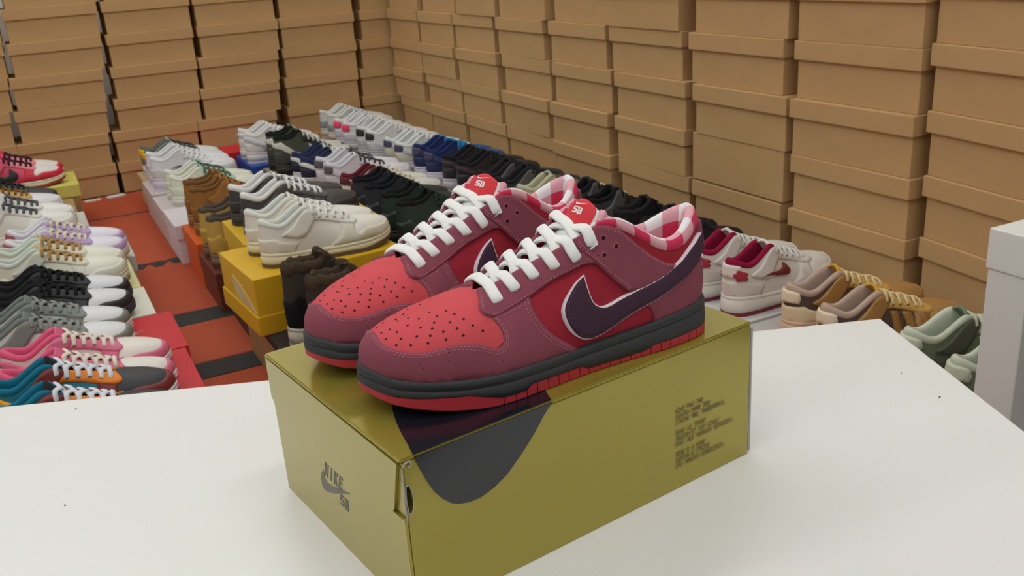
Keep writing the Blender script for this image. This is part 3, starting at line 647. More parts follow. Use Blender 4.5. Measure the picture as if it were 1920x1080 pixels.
    xs = OUT[:, 0]; itoe = int(np.argmax(xs))
    for x in gx: cuts.append(int(np.argmin(np.abs(xs[:itoe] - x))))
    for x in gx[::-1]: pass
    lat = sorted(set(cuts)); med = sorted({itoe + int(np.argmin(np.abs(xs[itoe:] - x))) for x in gx})
    # resample the outline finely so that each block follows the curve
    cl = lat + med; cl.append(lat[0] + n)
    FO = catmull(OUT, 4, True); tt_ = np.roll(FO, -1, 0) - np.roll(FO, 1, 0); FN = np.stack([tt_[:, 1], -tt_[:, 0]], -1); FN /= np.linalg.norm(FN, axis=1)[:, None]
    if (FN * ON[np.arange(len(FO)) // 4]).sum() < 0: FN = -FN
    g2 = []
    fx = FO[:, 0]; ft = int(np.argmax(fx))
    g2 = sorted({int(np.argmin(np.abs(fx[:ft] - x))) for x in gx}) + sorted({ft + int(np.argmin(np.abs(fx[ft:] - x))) for x in gx})
    for a, b in zip(g2, g2[1:] + [g2[0] + len(FO)]):
        if b - a < 2: continue
        nm = 'toe_rubber' if (a < ft < b) else 'tread_block'
        H(nm, outsole_vf(a, b, FO, FN, gap=.0004 if b - a < 40 else .0003), redrub, False, mg=False)
    bp = [(q[0] - nn_[0] * .008, q[1] - nn_[1] * .008, float(zb_x(q[0])) + .0006) for q, nn_ in zip(OUT, ON)]
    H('tread_sole', ([b_ for b_ in bp] + [(b_[0], b_[1], b_[2] + .003) for b_ in bp], [tuple(range(len(bp)))[::-1], tuple(range(len(bp), 2 * len(bp)))]), redrub, False, mg=False)
    # collar lining, insole, tongue
    V, Fc, UV = lining_vf(S, 10.35, f0=.10, hk=.78, heel=1.15, din=.92); H('collar_lining', (V, Fc), GING, mg=False, uv=UV)
    ins = [(q[0] * .93 + .010 - nn_[0] * .006, q[1] - nn_[1] * .008, .0305) for q, nn_ in zip(OUT, ON) if q[0] < .21]
    H('insole', (ins, [tuple(range(len(ins)))]), insm, False, mg=False)
    ton = H('tongue', tongue_vf(nearsg=mir), tonw, mg=False)
    # label on the tongue with a pointed lower edge
    c = tongue_c(); nC = len(c); tg = np.gradient(c[:, :2], axis=0); tg /= np.linalg.norm(tg, axis=1)[:, None]; nr = np.stack([tg[:, 1], -tg[:, 0]], -1); nr = np.where((nr[:, 1] < 0)[:, None], -nr, nr)
    def tp(s, t, h):
        i = s * (nC - 1); q = [np.interp(i, np.arange(nC), c[:, k]) for k in range(3)]; n_ = [np.interp(i, np.arange(nC), nr[:, k]) for k in range(2)]; hh = h - .0085 * t * t
        return np.array([q[0] + n_[0] * hh, t * q[2] * (.72 if t * mir > 0 else .98), q[1] + n_[1] * hh])
    V = []; Fc = []; ts = np.linspace(-.80, .80, 17); R_ = 9
    for t in ts:
        lo = .65 - .10 * (1 - abs(t) / .8)
        for s in np.linspace(lo, .985, R_): V.append(tp(s, t, .0007))
    for i in range(len(ts) - 1):
        for j in range(R_ - 1): a = i * R_ + j; Fc.append((a, a + 1, a + R_ + 1, a + R_))
    lb = H('tongue_label', (V, Fc), labr, mg=False, parent=ton)
    # SB letters and a thin swoosh on the label (reading from in front of the toe)
    parts = []
    for k, ch in enumerate('SB'):
        for pg in GL[ch]:
            q = [(-.26 + k * .28 + a * .24, .700 + b * .085) for a, b in pg]
            parts.append(mapv(prism(q, .0008, .0012), lambda a, b, h: tuple(tp(b, a * mir, h))))
    sw_ = [(-.32, .85), (-.27, .833), (-.05, .838), (.36, .885), (-.04, .822), (-.26, .812), (-.33, .828)]
    parts.append(mapv(prism(sw_, .0008, .0012), lambda a, b, h: tuple(tp(b, a * mir, h))))
    H('label_letters', join_vf(parts), labw, False, mg=False, parent=ton)
    for sg in (1, -1):
        path = [tp(s, sg * .97, -.001) for s in np.linspace(.45, .93, 18)]; V, Fc = sweep(path, [(0, sg, .2)] * 18, .0065, .006, 8)
        H('tongue_binding', (V, Fc), GING, mg=False, parent=ton, uv=[(i // 8 * .0028, (i % 8) * .0009) for i in range(len(V))])
    for i, (pth, ups) in enumerate(lace_paths(S, mir)):
        H('lace', sweep(pth, ups, .0088, .0036, 14), lacem, mg=False)
ca, sa = math.cos(BA), math.sin(BA)
def on_box(x, y): return (BO[0] + ca * x - sa * y, BO[1] + sa * x + ca * y, TZ + BH)
GH = 'the red sneakers on the olive box'
r1 = thing('sneaker', 'red and maroon low sneaker in front of its mate on the olive box', 'shoe', on_box(.313, .036), BA + math.pi - math.radians(8.7))
hero(r1, 1)
r2 = thing('sneaker', 'red and maroon low sneaker standing behind its mate on the olive box', 'shoe', on_box(.311, .1925), BA + math.pi - math.radians(-4.0))
hero(r2, -1)

# ------------------------------------------------------------------ display shoes
def cm(rgb, rough=.6, kind='leather'):
    key = '%s_%d_%d_%d' % ((kind,) + tuple(rgb))
    if kind == 'fur': return M(key, rgb, .95, var=.35, vscale=90, bump=1.0, bscale=260, spec=.1)
    if kind == 'suede': return M(key, rgb, .95, var=.12, vscale=40, bump=.3, bscale=700, spec=.15)
    if kind == 'rubber': return M(key, rgb, .5, var=.03, vscale=30)
    if kind == 'cloth': return M(key, rgb, .9, var=.05, vscale=60, bump=.4, bscale=900, spec=.2)
    return M(key, rgb, .5, var=.04, vscale=30, bump=.08, bscale=500)
def lace_pair(S):
    L = [S.pt(u, v) for u, v in EYELETS]; N = [S.nrm(u, v) for u, v in EYELETS]; R = [S.pt(-u, v) for u, v in EYELETS]; NR = [S.nrm(-u, v) for u, v in EYELETS]; Z = np.array([0, 0, 1.0])
    up = lambda p: np.array([.45, p[1] * 12, 1.0]) / np.linalg.norm([.45, p[1] * 12, 1.0]); res = []
    for st in (1, -1):
        pts = []; sg = st
        for k in range(6):
            E, NE = (L[k], N[k]) if sg > 0 else (R[k], NR[k]); e = S.pt(sg * (EYELETS[k][0] - .15), 1.0)
            if k: pts += [e + Z * (.0048 + .0012 * (st < 0)), E + NE * .0045 + (e - E) * .3]
            else: pts += [S.pt(-sg * EYELETS[0][0], 1.0) + Z * .004, e + Z * .005]
            pts += [E + NE * .002]
            if k < 5:
                e2 = S.pt(-sg * (EYELETS[k + 1][0] - .15), 1.0); pts += [e * .8 + e2 * .2 + Z * .0005, (e + e2) / 2 + Z * (.0045 + .002 * (st < 0))]
            sg = -sg
        p = catmull(pts, 3); res.append(sweep(p, [up(q) for q in p], .0085, .0042, 8))
    return res
TYPES = {}
def shoe_type(kind):
    if kind in TYPES: return TYPES[kind]
    lift, shaft, puff = {'low': (0.002, 0, 0), 'chunky': (.013, .004, .004), 'runner': (.010, -.002, .002), 'high': (.010, .030, .004), 'boot': (.012, .050, .006)}[kind]
    S = Surf(lift, shaft, puff); D = []
    def add(key, name, vf, sm=True, mg=True):
        V, Fc = merge(*vf) if mg else vf[:2]; D.append((key, name, mesh(name, V, Fc, sm)))
    pts, nr = OUT[::2], ON[::2]; k = 1.0 + (0.03 if kind in ('chunky', 'runner', 'boot') else 0)
    add('sole', 'midsole', midsole_vf(lift, flat=True, pts=pts, nr=nr), mg=False)
    n = len(pts); x = pts[:, 0]; zb = zb_x(x); z0 = np.zeros(n); zt_ = zb + np.where(x > .24, .0100, .0090)
    V, Fc = ring_loft([(z0 - .004, zt_), (z0 + .0006, zt_), (z0 + .0004, zb + .001), (z0 - .001, zb)], pts, nr, True); add('out', 'outsole', (V, [f[::-1] for f in Fc]), False, False)
    us = np.arange(-20, 20, .5); U, W = np.meshgrid(np.where(us < -19, us + 40, us), np.linspace(0, 1, 12), indexing='ij'); p = S.pt(U, W) - S.nrm(U, W) * .0006; a, b = U.shape
    add('upper', 'upper', ([tuple(q) for q in p.reshape(-1, 3)], [(i * b + j, ((i + 1) % a) * b + j, ((i + 1) % a) * b + j + 1, i * b + j + 1) for i in range(a) for j in range(b - 1)]), mg=False)
    st = 5.0
    add('toe', 'toe_box', patch(S, P_TOE, .0004, step=st, skirt=False)); add('mud', 'mudguard', patch(S, P_MUD, .0018, step=st, base=-.0002)); add('heel', 'heel_counter', patch(S, P_CNT, .0016, step=st))
    add('tab', 'heel_tab', patch(S, P_TABG, .0052, step=st))
    for sg in (1, -1):
        add('eye', 'eyestay', patch(S, P_EYE, .0028, sides=(sg,), step=st)); add('stripe', 'swoosh', patch(S, P_SWO, .0046, sides=(sg,), step=4.0))
        add('ankle', 'ankle_panel', patch(S, P_ANK, .0036, sides=(sg,), step=st)); add('mini', 'swoosh', patch(S, P_MINI, .0046, sides=(sg,), step=3.0))
        if kind == 'runner':
            for q in ((6.2, 7.0), (7.6, 8.3), (8.8, 9.5)):
                add('cage', 'cage_strap', patch(S, [(q[0], .1), (q[1], .1), (q[1] + .4, .62), (q[0] + .4, .62)], .0042, sides=(sg,), step=st))
    V, Fc, _ = lining_vf(S, 9.7, hk=(2.0 if kind == 'boot' else 1.0), din=(1.35 if kind == 'boot' else 1.0), step=.5, wave=(.0022 if kind == 'boot' else 0)); add('lining', 'collar_lining', (V, Fc), mg=False)
    ins = [(q[0] * .93 + .010 - nn_[0] * .006, q[1] - nn_[1] * .008, .0305 + lift) for q, nn_ in zip(OUT, ON) if q[0] < .21]; add('lining', 'insole', (ins, [tuple(range(len(ins)))]), False, False)
    add('tongue', 'tongue', tongue_vf(lift, max(shaft, 0)), mg=False)
    for vf in lace_pair(S): add('lace', 'lace', vf, mg=False)
    # flower badge for one pair
    fl = []
    for i in range(40):
        a_ = i * 2 * math.pi / 40; r_ = .62 + .38 * abs(math.cos(2.5 * a_)) ** .7; fl.append((17.35 + math.cos(a_) * 1.15 * r_, .70 + math.sin(a_) * .19 * r_))
    for sg in (1, -1):
        add('flower', 'flower_badge', patch(S, fl, .0062, sides=(sg,), step=3.0))
    TYPES[kind] = D; return D
def shoe(kind, sch, label, cat, group, x, y, z, ang, mir, sc=1.0):
    t = thing('sneaker' if kind != 'boot' else 'boot', label, cat, (x, y, z), math.radians(ang), group); t.scale = (sc, sc * mir, sc)
    base = sch['upper']; fin = sch.get('fin', 'leather')
    for key, name, me in shoe_type(kind):
        if key in ('stripe', 'mini', 'tab', 'flower', 'ankle', 'cage', 'mud', 'heel', 'eye') and sch.get(key) is None: continue
        if key == 'lace' and sch.get('lace') is None: continue
        c = sch.get(key, base) or base; k = fin
        if key in ('sole', 'out'): k = 'rubber'
        elif key in ('lining', 'tongue', 'lace'): k = 'cloth'
        if key == 'lining' and sch.get('fur'): k = 'fur'
        ob(name, me, cm(c, kind=k), t)
    return t
def pair(label, kind, sch, x, y, z, ang=0.0, dy=.111, dx=0.0, name=None, sc=1.0):
    g = label.split(' on ')[0] + ' pair'; cat = 'boot' if kind == 'boot' else 'shoe'
    a = math.radians(ang)
    shoe(kind, sch, label + ', nearer the table', cat, g, x, y, z, ang, -1, sc)
    shoe(kind, sch, label + ', nearer the back wall', cat, g, x - math.sin(a) * dy + dx, y + math.cos(a) * dy, z, ang + rng.uniform(-2, 2), 1, sc)
def dbox(label, x0, x1, y0, y1, z0, z1, rgb, lid=None, rz=0.0, lidh=.045, stripe=None, upside=False):
    cx, cy = (x0 + x1) / 2, (y0 + y1) / 2; a, b, h = (x1 - x0) / 2, (y1 - y0) / 2, z1 - z0
    t = thing('shoe_box', label, 'box', (cx, cy, z0), rz); c = cm(rgb, kind='card'); c2 = cm(lid or rgb, kind='card')
    if upside:
        ob('body', box_mesh('body', -a + .004, a - .004, -b + .004, b - .004, .003, h, .002, 2), c, t); ob('lid', box_mesh('lid', -a, a, -b, b, 0, lidh, .002, 2), c2, t)
    else:
        ob('body', box_mesh('body', -a + .004, a - .004, -b + .004, b - .004, 0, h - .004, .002, 2), c, t); ob('lid', box_mesh('lid', -a, a, -b, b, h - lidh, h, .002, 2), c2, t)
    return t
W_, CRM, GRY = (226, 224, 226), (224, 220, 204), (128, 130, 122)
# ---- left display row: toes towards the aisle
zl = .12
dbox('pale yellow green shoe box under the pink and red sneakers', -.235, .110, 3.665, 3.93, 0, .165, (168, 134, 88), (214, 206, 104))
dbox('kraft brown shoe box under the black and brown sneakers', -.26, .080, 3.42, 3.655, 0, .12, (176, 138, 92))
dbox('grey white shoe box under the cream sneakers with dark laces', -.235, .098, 3.04, 3.41, 0, zl, (202, 200, 190))
dbox('light grey shoe box under the lavender sneakers', -.16, .183, 2.735, 3.01, 0, zl, (204, 203, 196))
b_ = dbox('shoe box with pale yellow lid and black side under gold laced sneakers', -.175, .162, 2.445, 2.725, 0, zl, (42, 40, 36), (216, 214, 156), lidh=.012)
dbox('cream white shoe box under the black and white sneakers', -.17, .167, 2.215, 2.438, 0, zl, (222, 220, 205))
rb = dbox('red shoe box with a white stripe under the grey sneakers', -.145, .198, 1.962, 2.208, 0, zl, (196, 36, 48))
ob('printed_stripe', mesh('printed_stripe', *prism([(-.02, -.03), (.03, -.022), (.10, .03), (.06, .005), (.0, -.012)], zl - .001, zl + .0006)), cm((232, 230, 226)), rb)
ob('printed_stripe', box_mesh('printed_stripe', .1712, .1722, -.115, .115, .066, .071), cm((232, 230, 226)), rb)
dbox('red shoe box under the pink and cream sneakers', -.145, .190, 1.712, 1.955, 0, zl, (196, 36, 48))
dbox('dark red shoe box under the teal and black sneakers', -.19, .150, 1.455, 1.705, 0, .15, (163, 34, 45))
pair('pink and red sneaker with black laces on pale yellow box', 'low', dict(upper=(214, 70, 96), toe=(226, 220, 212), mud=(206, 34, 62), eye=(232, 130, 140), heel=(206, 40, 66), stripe=(40, 40, 42), sole=(228, 214, 190), out=(150, 44, 40), lining=(214, 80, 110), tongue=(206, 60, 90), lace=(52, 34, 42), ankle=(226, 90, 120)), -.225, 3.75, .165, -2)
shoe('low', dict(upper=(56, 56, 58), toe=(58, 58, 60), sole=(48, 48, 50), out=(40, 40, 42), lining=(50, 50, 52), tongue=(54, 54, 56), mud=(54, 54, 56), eye=(50, 50, 52), lace=(40, 40, 42)), 'plain black low shoe beside the brown laced white sneaker', 'shoe', None, -.262, 3.595, .12, -3, 1)
shoe('low', dict(upper=(206, 190, 160), toe=(226, 224, 226), sole=W_, out=W_, lining=(150, 110, 70), tongue=(190, 160, 110), eye=(196, 160, 104), lace=(130, 92, 40), mud=(222, 220, 222)), 'white sneaker with tan brown laces beside the plain black shoe', 'shoe', None, -.255, 3.475, .12, -3, -1)
pair('cream sneaker with dark grey laces on grey white box', 'chunky', dict(upper=(224, 222, 212), toe=(232, 230, 224), mud=(230, 228, 220), eye=(216, 214, 204), heel=(84, 80, 84), sole=(226, 222, 210), out=(214, 206, 190), lace=(84, 86, 92), lining=(222, 220, 216), tongue=(224, 222, 214), ankle=(222, 220, 212)), -.235, 3.105, zl, -3)
pair('lavender and white sneaker with cream laces on light grey box', 'low', dict(upper=(214, 206, 220), toe=(230, 226, 236), mud=(188, 160, 200), eye=(186, 156, 200), heel=(192, 166, 204), stripe=None, sole=(224, 214, 216), out=(206, 176, 122), lace=(222, 212, 196), lining=(224, 222, 226), tongue=(206, 196, 214), ankle=(190, 164, 204), tab=(150, 60, 70)), -.128, 2.745, zl, -3)
pair('cream sneaker with gold brown laces on pale yellow lid', 'chunky', dict(upper=(222, 218, 198), toe=(228, 226, 212), mud=(224, 220, 204), eye=(218, 212, 190), heel=(220, 214, 196), sole=(216, 206, 182), out=(176, 146, 102), lace=(176, 140, 88), lining=(204, 212, 200), tongue=(206, 184, 140), ankle=(212, 214, 198)), -.155, 2.492, zl, -3)
pair('black sneaker with glossy white toe on cream white box', 'low', dict(upper=(34, 33, 36), toe=(220, 220, 224), mud=(40, 36, 42), eye=(28, 28, 30), heel=(34, 33, 36), sole=(54, 48, 58), out=(44, 42, 46), lace=(26, 26, 28), lining=(32, 31, 34), tongue=(34, 34, 36), ankle=(28, 28, 30)), -.170, 2.255, zl, -3)
pair('grey suede and white low sneaker on red box with stripe', 'low', dict(upper=(214, 214, 212), toe=(222, 222, 222), mud=(122, 124, 114), eye=(128, 132, 126), heel=(122, 124, 116), stripe=(122, 124, 116), sole=(216, 206, 204), out=(200, 196, 192), lace=(140, 144, 140), lining=(120, 126, 122), tongue=(130, 134, 128), ankle=(124, 130, 124)), -.196, 2.025, zl, -3)
pair('pink and cream low sneaker with cream laces on red box', 'low', dict(upper=(222, 212, 204), toe=(228, 222, 212), mud=(216, 108, 138), eye=(216, 110, 140), heel=(216, 108, 138), stripe=(216, 108, 138), sole=(226, 216, 222), out=(212, 110, 136), lace=(230, 220, 206), lining=(226, 96, 132), tongue=(220, 112, 144), ankle=(220, 118, 146)), -.150, 1.775, zl, -3)
pair('teal and oxblood sneaker with flame print on dark red box', 'low', dict(upper=(28, 120, 146), toe=(50, 50, 54), mud=(122, 44, 44), eye=(226, 130, 26), heel=(122, 44, 44), stripe=(232, 168, 30), sole=(222, 218, 222), out=(180, 60, 40), lace=(222, 224, 232), lining=(26, 112, 138), tongue=(40, 40, 44), ankle=(122, 44, 44), tab=(214, 196, 196)), -.170, 1.545, .15, -3)
# ---- centre display row: heels towards the aisle
zc_ = .128
XC = .345
dbox('plain kraft shoe box under the grey runners with yellow heel', XC - .01, XC + .33, 3.72, 3.965, 0, .115, (194, 168, 126), lidh=.02)
dbox('pinkish white shoe box under the white chunky sneakers', XC - .02, XC + .32, 3.46, 3.715, 0, .125, (202, 189, 186))
dbox('pale grey shoe box under the mint sneakers', XC - .02, XC + .32, 3.21, 3.455, 0, .118, (198, 190, 190))
dbox('white shoe box with a lilac cast beside the orange box', XC - .02, XC + .32, 2.96, 3.205, 0, .125, (217, 210, 214))
dbox('bright orange shoe box under the brown suede sneakers', XC + .0, XC + .33, 2.70, 2.955, 0, .128, (213, 91, 28))
dbox('dark brown red shoe box under the wheat sneakers', XC - .0, XC + .34, 2.445, 2.69, 0, .11, (105, 49, 34))
dbox('dark shoe box carrying a yellow box and black sneakers', XC + .02, XC + .37, 2.175, 2.435, 0, .13, (52, 41, 36))
kb = dbox('kraft shoe box with black lid under the yellow box', .352, .70, 1.62, 2.150, 0, .1300, (166, 132, 88), (34, 32, 34), lidh=.022)
yb = dbox('bright yellow shoe box set upside down under the cream sneakers', .3237, .3237 + .349, 1.897, 1.897 + .262, .130, .2553, (214, 168, 24), rz=math.radians(4.5), lidh=.043, upside=True)
ob('label_sticker', mesh('label_sticker', *mapv(prism([(-.035, .098), (.03, .086), (.09, .064), (.122, .0475), (.06, .0475), (-.01, .0475), (-.03, .07)], -.001, .0012), lambda a, b, c: (-.1705 - c, -a, b))), cm((206, 190, 130), kind='card'), yb)
dbox('yellow shoe box under the black and white sneakers', .385, .735, 2.18, 2.44, .130, .2500, (216, 173, 32), lidh=.05)
pair('grey and white runner with yellow heel tab on kraft box', 'runner', dict(upper=(196, 196, 194), toe=(222, 222, 222), mud=(214, 216, 214), eye=(118, 122, 104), heel=(112, 112, 90), tab=(230, 176, 20), sole=(222, 216, 222), out=(210, 205, 210), lace=(70, 72, 72), lining=(108, 112, 98), tongue=(170, 172, 166), cage=(214, 214, 214)), XC + .012, 3.79, .115, 0)
pair('white chunky sneaker with black swoosh on pinkish white box', 'chunky', dict(upper=(220, 216, 222), toe=(226, 226, 228), mud=(222, 222, 224), eye=(224, 224, 226), heel=(206, 202, 198), mini=(66, 62, 64), sole=(214, 206, 220), out=(216, 210, 222), lace=(226, 228, 224), lining=(222, 222, 224), tongue=(222, 222, 222)), XC + .002, 3.53, .125, 0)
pair('cream sneaker with mint green tongue on pale grey box', 'low', dict(upper=(214, 218, 196), toe=(222, 224, 208), mud=(206, 214, 190), eye=(150, 200, 178), heel=(214, 216, 196), sole=(220, 220, 206), out=(200, 196, 176), lace=(96, 100, 84), lining=(222, 222, 208), tongue=(150, 206, 186)), XC + .025, 3.27, .118, 0)
pair('brown suede high sneaker on bright orange box', 'high', dict(upper=(150, 104, 54), toe=(156, 110, 60), mud=(150, 104, 54), eye=(156, 108, 58), heel=(144, 98, 50), sole=(150, 104, 56), out=(140, 96, 50), lace=(160, 116, 66), lining=(120, 84, 46), tongue=(150, 104, 56), ankle=(158, 112, 62), fin='suede'), XC + .02, 2.80, .128, 0, dy=.114)
pair('wheat yellow sneaker with dark lining on brown red box', 'high', dict(upper=(186, 152, 78), toe=(190, 158, 84), mud=(186, 150, 76), eye=(182, 148, 76), heel=(186, 150, 72), sole=(120, 92, 72), out=(104, 62, 50), lace=(170, 140, 80), lining=(84, 74, 66), tongue=(176, 142, 74), fin='suede'), XC + .008, 2.50, .11, 0, dy=.111)
pair('black sneaker with fat white laces on yellow box', 'low', dict(upper=(58, 54, 54), toe=(62, 58, 52), mud=(50, 48, 46), eye=(84, 82, 84), heel=(52, 48, 48), sole=(60, 56, 54), out=(52, 48, 46), lace=(226, 226, 226), lining=(224, 222, 218), tongue=(120, 118, 120), ankle=(70, 66, 66)), .408, 2.265, .250, 3)
pair('cream white leather sneaker with brown outsole on yellow box', 'low', dict(upper=(222, 218, 206), toe=(228, 225, 214), mud=(216, 210, 190), eye=(224, 221, 210), heel=(218, 213, 198), sole=(224, 214, 184), out=(92, 76, 60), lace=(230, 228, 220), lining=(218, 220, 212), tongue=(224, 221, 210), ankle=(224, 220, 208)), .380, 1.965, .2553, 2.5, dy=.108)
pair('black boot with brown fur lining on black lidded box', 'boot', dict(upper=(62, 56, 50), toe=(40, 38, 38), mud=(30, 30, 32), heel=(26, 26, 28), sole=(196, 188, 174), out=(180, 172, 158), lace=(50, 46, 42), lining=(74, 62, 50), tongue=(72, 62, 52), eye=(60, 54, 48), fur=1, fin='suede'), .395, 1.685, .130, 4, dy=.111, dx=-.01)
# ---- middle display row
dbox('red shoe box between the back wall and the kraft box', .46, .79, 3.972, 4.15, 0, .135, (208, 41, 48))
dbox('blue shoe box under the plain white sneakers', .715, 1.06, 3.62, 3.905, 0, .135, (30, 76, 164))
dbox('kraft shoe box with a label under the camo sneakers', .755, 1.09, 3.40, 3.61, 0, .125, (175, 139, 97))
dbox('dark shoe box under the navy and white sneakers', .79, 1.13, 3.155, 3.39, 0, .12, (70, 60, 56))
dbox('grey shoe box under the pinkish white sneakers', .81, 1.135, 2.935, 3.145, 0, .12, (150, 146, 144))
dbox('white shoe box under the maroon sneakers', .815, 1.135, 2.70, 2.925, 0, .12, (196, 194, 190))
dbox('dark green shoe box under the green sneakers', .78, 1.12, 2.20, 2.69, 0, .12, (52, 62, 54))
pair('plain white chunky sneaker on the blue box', 'chunky', dict(upper=(224, 220, 218), toe=(228, 226, 226), mud=(226, 222, 220), eye=(226, 224, 222), heel=(224, 214, 210), stripe=(206, 206, 208), sole=(226, 220, 214), out=(224, 216, 212), lace=(228, 228, 228), lining=(224, 222, 222), tongue=(226, 226, 226)), .722, 3.70, .135, 0)
pair('olive camo and black sneaker on kraft box with label', 'high', dict(upper=(72, 76, 62), toe=(206, 204, 190), mud=(60, 62, 52), eye=(40, 40, 40), heel=(64, 66, 58), stripe=(212, 210, 196), sole=(44, 42, 40), out=(40, 38, 36), lace=(206, 206, 196), lining=(30, 30, 30), tongue=(126, 128, 118)), .770, 3.44, .125, 0)
pair('navy and white sneaker with white laces on dark box', 'low', dict(upper=(46, 50, 84), toe=(222, 220, 212), mud=(48, 50, 66), eye=(48, 52, 88), heel=(30, 34, 54), stripe=(222, 222, 214), sole=(216, 212, 206), out=(60, 52, 50), lace=(222, 220, 208), lining=(48, 52, 86), tongue=(44, 48, 80)), .805, 3.225, .12, 0)
pair('pinkish white chunky sneaker on grey box', 'chunky', dict(upper=(218, 210, 216), toe=(224, 220, 224), mud=(220, 214, 220), eye=(222, 216, 222), heel=(216, 206, 214), stripe=(214, 206, 212), sole=(212, 202, 210), out=(210, 200, 208), lace=(80, 76, 78), lining=(214, 212, 220), tongue=(220, 216, 220), tab=(90, 84, 92)), .825, 2.985, .12, 0)
pair('white sneaker with maroon heel and swoosh on white box', 'low', dict(upper=(222, 220, 210), toe=(224, 222, 212), mud=(222, 218, 206), eye=(220, 216, 204), heel=(214, 210, 200), stripe=(96, 28, 38), tab=(96, 28, 38), ankle=(104, 32, 42), sole=(216, 214, 202), out=(206, 204, 192), lace=(216, 206, 180), lining=(104, 34, 44), tongue=(218, 214, 202)), .838, 2.755, .12, 0)
pair('dark navy sneaker on the dark green box', 'high', dict(upper=(42, 46, 54), toe=(44, 50, 50), mud=(38, 42, 48), eye=(40, 44, 52), heel=(40, 44, 50), sole=(44, 46, 48), out=(36, 36, 38), lace=(34, 36, 40), lining=(24, 26, 32), tongue=(36, 40, 48)), .795, 2.50, .12, 0)
pair('dark green sneaker on the dark green box', 'high', dict(upper=(38, 58, 48), toe=(40, 62, 50), mud=(34, 52, 44), eye=(36, 54, 46), heel=(36, 52, 46), sole=(44, 48, 44), out=(36, 38, 36), lace=(40, 50, 44), lining=(28, 28, 24), tongue=(36, 50, 44)), .800, 2.265, .12, 0)
# ---- right display row along the side wall
XRW = 1.145
rowb = [(3.86, 4.14, (196, 190, 180), 'pale shoe box under the grey and cream sneakers'), (3.60, 3.85, (150, 158, 160), 'blue grey shoe box under the pink heeled sneakers'), (3.345, 3.59, (60, 96, 104), 'dark teal shoe box under the sneakers with black heels'), (3.095, 3.335, (120, 112, 104), 'grey brown shoe box under the navy heeled sneakers'), (2.85, 3.085, (190, 176, 150), 'beige shoe box under the blue sneakers'), (2.61, 2.84, (170, 140, 100), 'kraft shoe box under the black sneakers with pink mark'), (2.37, 2.60, (60, 54, 50), 'dark shoe box under the black and grey runners'), (2.13, 2.36, (90, 84, 74), 'dark olive shoe box under the pale olive sneakers'), (1.89, 2.12, (66, 62, 58), 'charcoal shoe box under the black and olive sneakers'), (1.62, 1.88, (70, 66, 62), 'dark grey shoe box under the fluffy black shoes'), (1.355, 1.61, (212, 212, 212), 'white shoe box under the burgundy trimmed sneakers'), (1.04, 1.345, (190, 186, 180), 'light shoe box under the tan runners'), (.76, 1.03, (186, 184, 178), 'light grey shoe box under the sage green runners')]
for (y0, y1, c_, lb) in rowb: dbox(lb, XRW, XRW + .345, y0, y1, 0, .128, c_)
zr = .128
pair('grey and cream sneaker with dark swoosh on pale box', 'chunky', dict(upper=(206, 206, 198), toe=(222, 220, 212), mud=(214, 212, 204), eye=(222, 220, 214), heel=(150, 160, 156), ankle=(168, 176, 172), mini=(90, 94, 94), sole=(214, 204, 188), out=(206, 196, 180), lace=(222, 222, 218), lining=(220, 218, 210), tongue=(222, 220, 214)), 1.120, 3.92, zr, 0)
pair('white sneaker with hot pink heel tab on blue grey box', 'chunky', dict(upper=(222, 220, 220), toe=(224, 222, 222), mud=(222, 218, 218), eye=(220, 222, 224), heel=(216, 208, 210), tab=(238, 70, 104), ankle=(216, 218, 222), sole=(216, 204, 210), out=(214, 200, 206), lace=(226, 226, 228), lining=(222, 220, 222), tongue=(150, 196, 214)), 1.105, 3.655, zr, 0)
pair('white sneaker with black heel tab on dark teal box', 'chunky', dict(upper=(222, 222, 222), toe=(224, 224, 224), mud=(220, 220, 220), eye=(224, 224, 224), heel=(204, 202, 204), tab=(36, 40, 38), sole=(190, 190, 194), out=(160, 164, 168), lace=(228, 230, 228), lining=(222, 222, 222), tongue=(222, 224, 222)), 1.115, 3.40, zr, 0)
pair('white runner with navy heel tab on grey brown box', 'runner', dict(upper=(214, 218, 216), toe=(222, 224, 222), mud=(218, 220, 216), eye=(222, 224, 222), heel=(206, 200, 180), tab=(62, 62, 88), stripe=(198, 200, 200), sole=(214, 208, 218), out=(150, 140, 130), lace=(224, 226, 224), lining=(222, 224, 222), tongue=(222, 224, 222)), 1.135, 3.15, zr, 0)
pair('navy blue sneaker with bright blue tongue on beige box', 'chunky', dict(upper=(32, 44, 96), toe=(34, 80, 140), mud=(30, 42, 92), eye=(30, 120, 176), heel=(34, 42, 88), tab=(70, 64, 92), stripe=(40, 60, 110), sole=(212, 204, 220), out=(206, 196, 210), lace=(36, 140, 196), lining=(36, 50, 100), tongue=(40, 146, 200)), 1.150, 2.905, zr, 0)
pair('black sneaker with small pink mark on kraft box', 'chunky', dict(upper=(44, 40, 42), toe=(46, 42, 44), mud=(42, 38, 40), eye=(38, 36, 38), heel=(44, 40, 42), sole=(204, 198, 208), out=(200, 192, 200), lace=(40, 38, 42), lining=(36, 34, 38), tongue=(42, 40, 44), stripe=(60, 40, 52)), 1.155, 2.665, zr, 0)
pair('black and grey runner with sand sole on dark box', 'runner', dict(upper=(48, 48, 52), toe=(50, 50, 52), mud=(70, 68, 70), eye=(40, 42, 46), heel=(112, 108, 106), ankle=(92, 90, 90), sole=(160, 146, 116), out=(56, 50, 46), lace=(30, 40, 46), lining=(40, 40, 44), tongue=(36, 40, 46), cage=(62, 60, 62)), 1.165, 2.42, zr, 0)
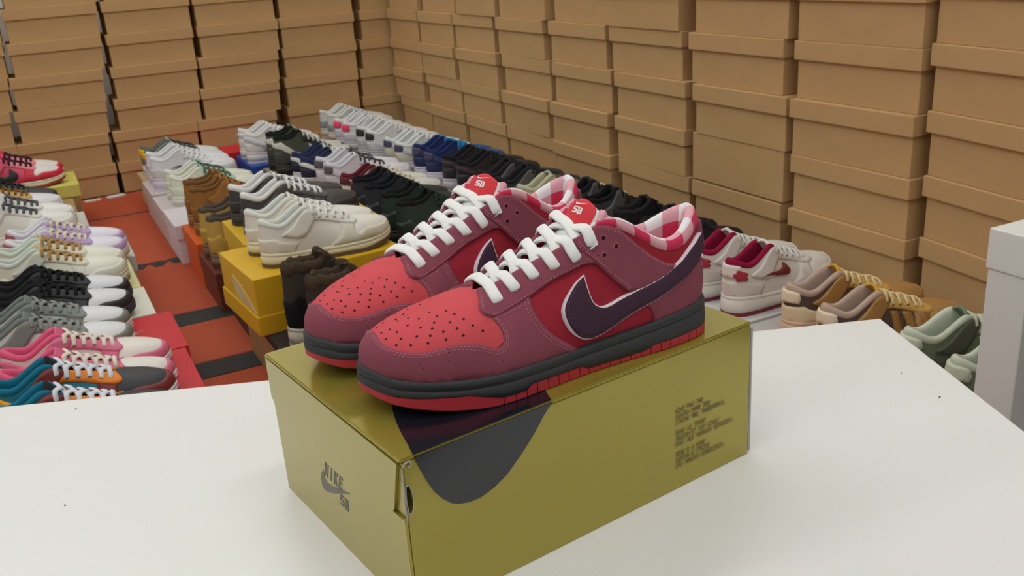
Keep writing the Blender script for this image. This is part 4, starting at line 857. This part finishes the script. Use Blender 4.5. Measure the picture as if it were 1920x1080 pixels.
pair('pale olive cream runner with spotted laces on dark olive box', 'runner', dict(upper=(206, 206, 170), toe=(210, 210, 180), mud=(194, 194, 164), eye=(204, 202, 170), heel=(212, 212, 178), sole=(190, 186, 158), out=(110, 104, 88), lace=(112, 112, 92), lining=(196, 194, 164), tongue=(190, 190, 160), cage=(190, 190, 160)), 1.17, 2.18, zr, 0)
pair('black and olive grey sneaker on charcoal box', 'high', dict(upper=(58, 60, 60), toe=(60, 60, 58), mud=(50, 50, 50), eye=(46, 46, 48), heel=(104, 104, 84), ankle=(80, 82, 82), sole=(60, 58, 52), out=(44, 42, 40), lace=(36, 34, 34), lining=(26, 24, 26), tongue=(62, 62, 62)), 1.165, 1.94, zr, 0)
pair('fluffy black shoe on the dark grey box', 'high', dict(upper=(40, 38, 40), toe=(42, 40, 42), mud=(36, 35, 37), heel=(38, 36, 38), sole=(36, 34, 34), out=(32, 30, 30), lace=(40, 38, 40), lining=(42, 40, 42), tongue=(46, 44, 46), fur=1, fin='fur'), 1.17, 1.69, zr, 0)
pair('white sneaker with burgundy lining and flower heel badge on white box', 'chunky', dict(upper=(222, 216, 208), toe=(224, 220, 212), mud=(222, 217, 209), eye=(222, 218, 210), heel=(216, 210, 202), mini=(122, 28, 44), tab=(226, 220, 214), flower=(168, 40, 62), sole=(224, 218, 208), out=(118, 30, 46), lace=(226, 224, 218), lining=(146, 22, 60), tongue=(224, 220, 214), ankle=(224, 219, 212)), 1.185, 1.412, zr, 3)
pair('tan and brown runner with yellow pull tabs on light box', 'runner', dict(upper=(86, 68, 60), toe=(176, 132, 74), mud=(166, 120, 62), eye=(206, 160, 84), heel=(226, 206, 170), tab=(232, 214, 184), stripe=None, sole=(218, 178, 152), out=(206, 160, 130), lace=(226, 202, 150), lining=(190, 164, 148), tongue=(206, 158, 66), cage=(160, 112, 58), ankle=(170, 124, 66)), 1.172, 1.140, zr, -12, dy=.118)
pair('sage green runner with cream trim on light grey box', 'runner', dict(upper=(112, 124, 98), toe=(150, 158, 128), mud=(96, 108, 84), eye=(206, 210, 184), heel=(90, 90, 76), tab=(206, 212, 188), sole=(200, 206, 178), out=(120, 126, 104), lace=(216, 218, 196), lining=(206, 212, 192), tongue=(122, 134, 108), cage=(200, 204, 176), ankle=(92, 92, 80)), 1.170, .868, zr, -15, dy=.120)
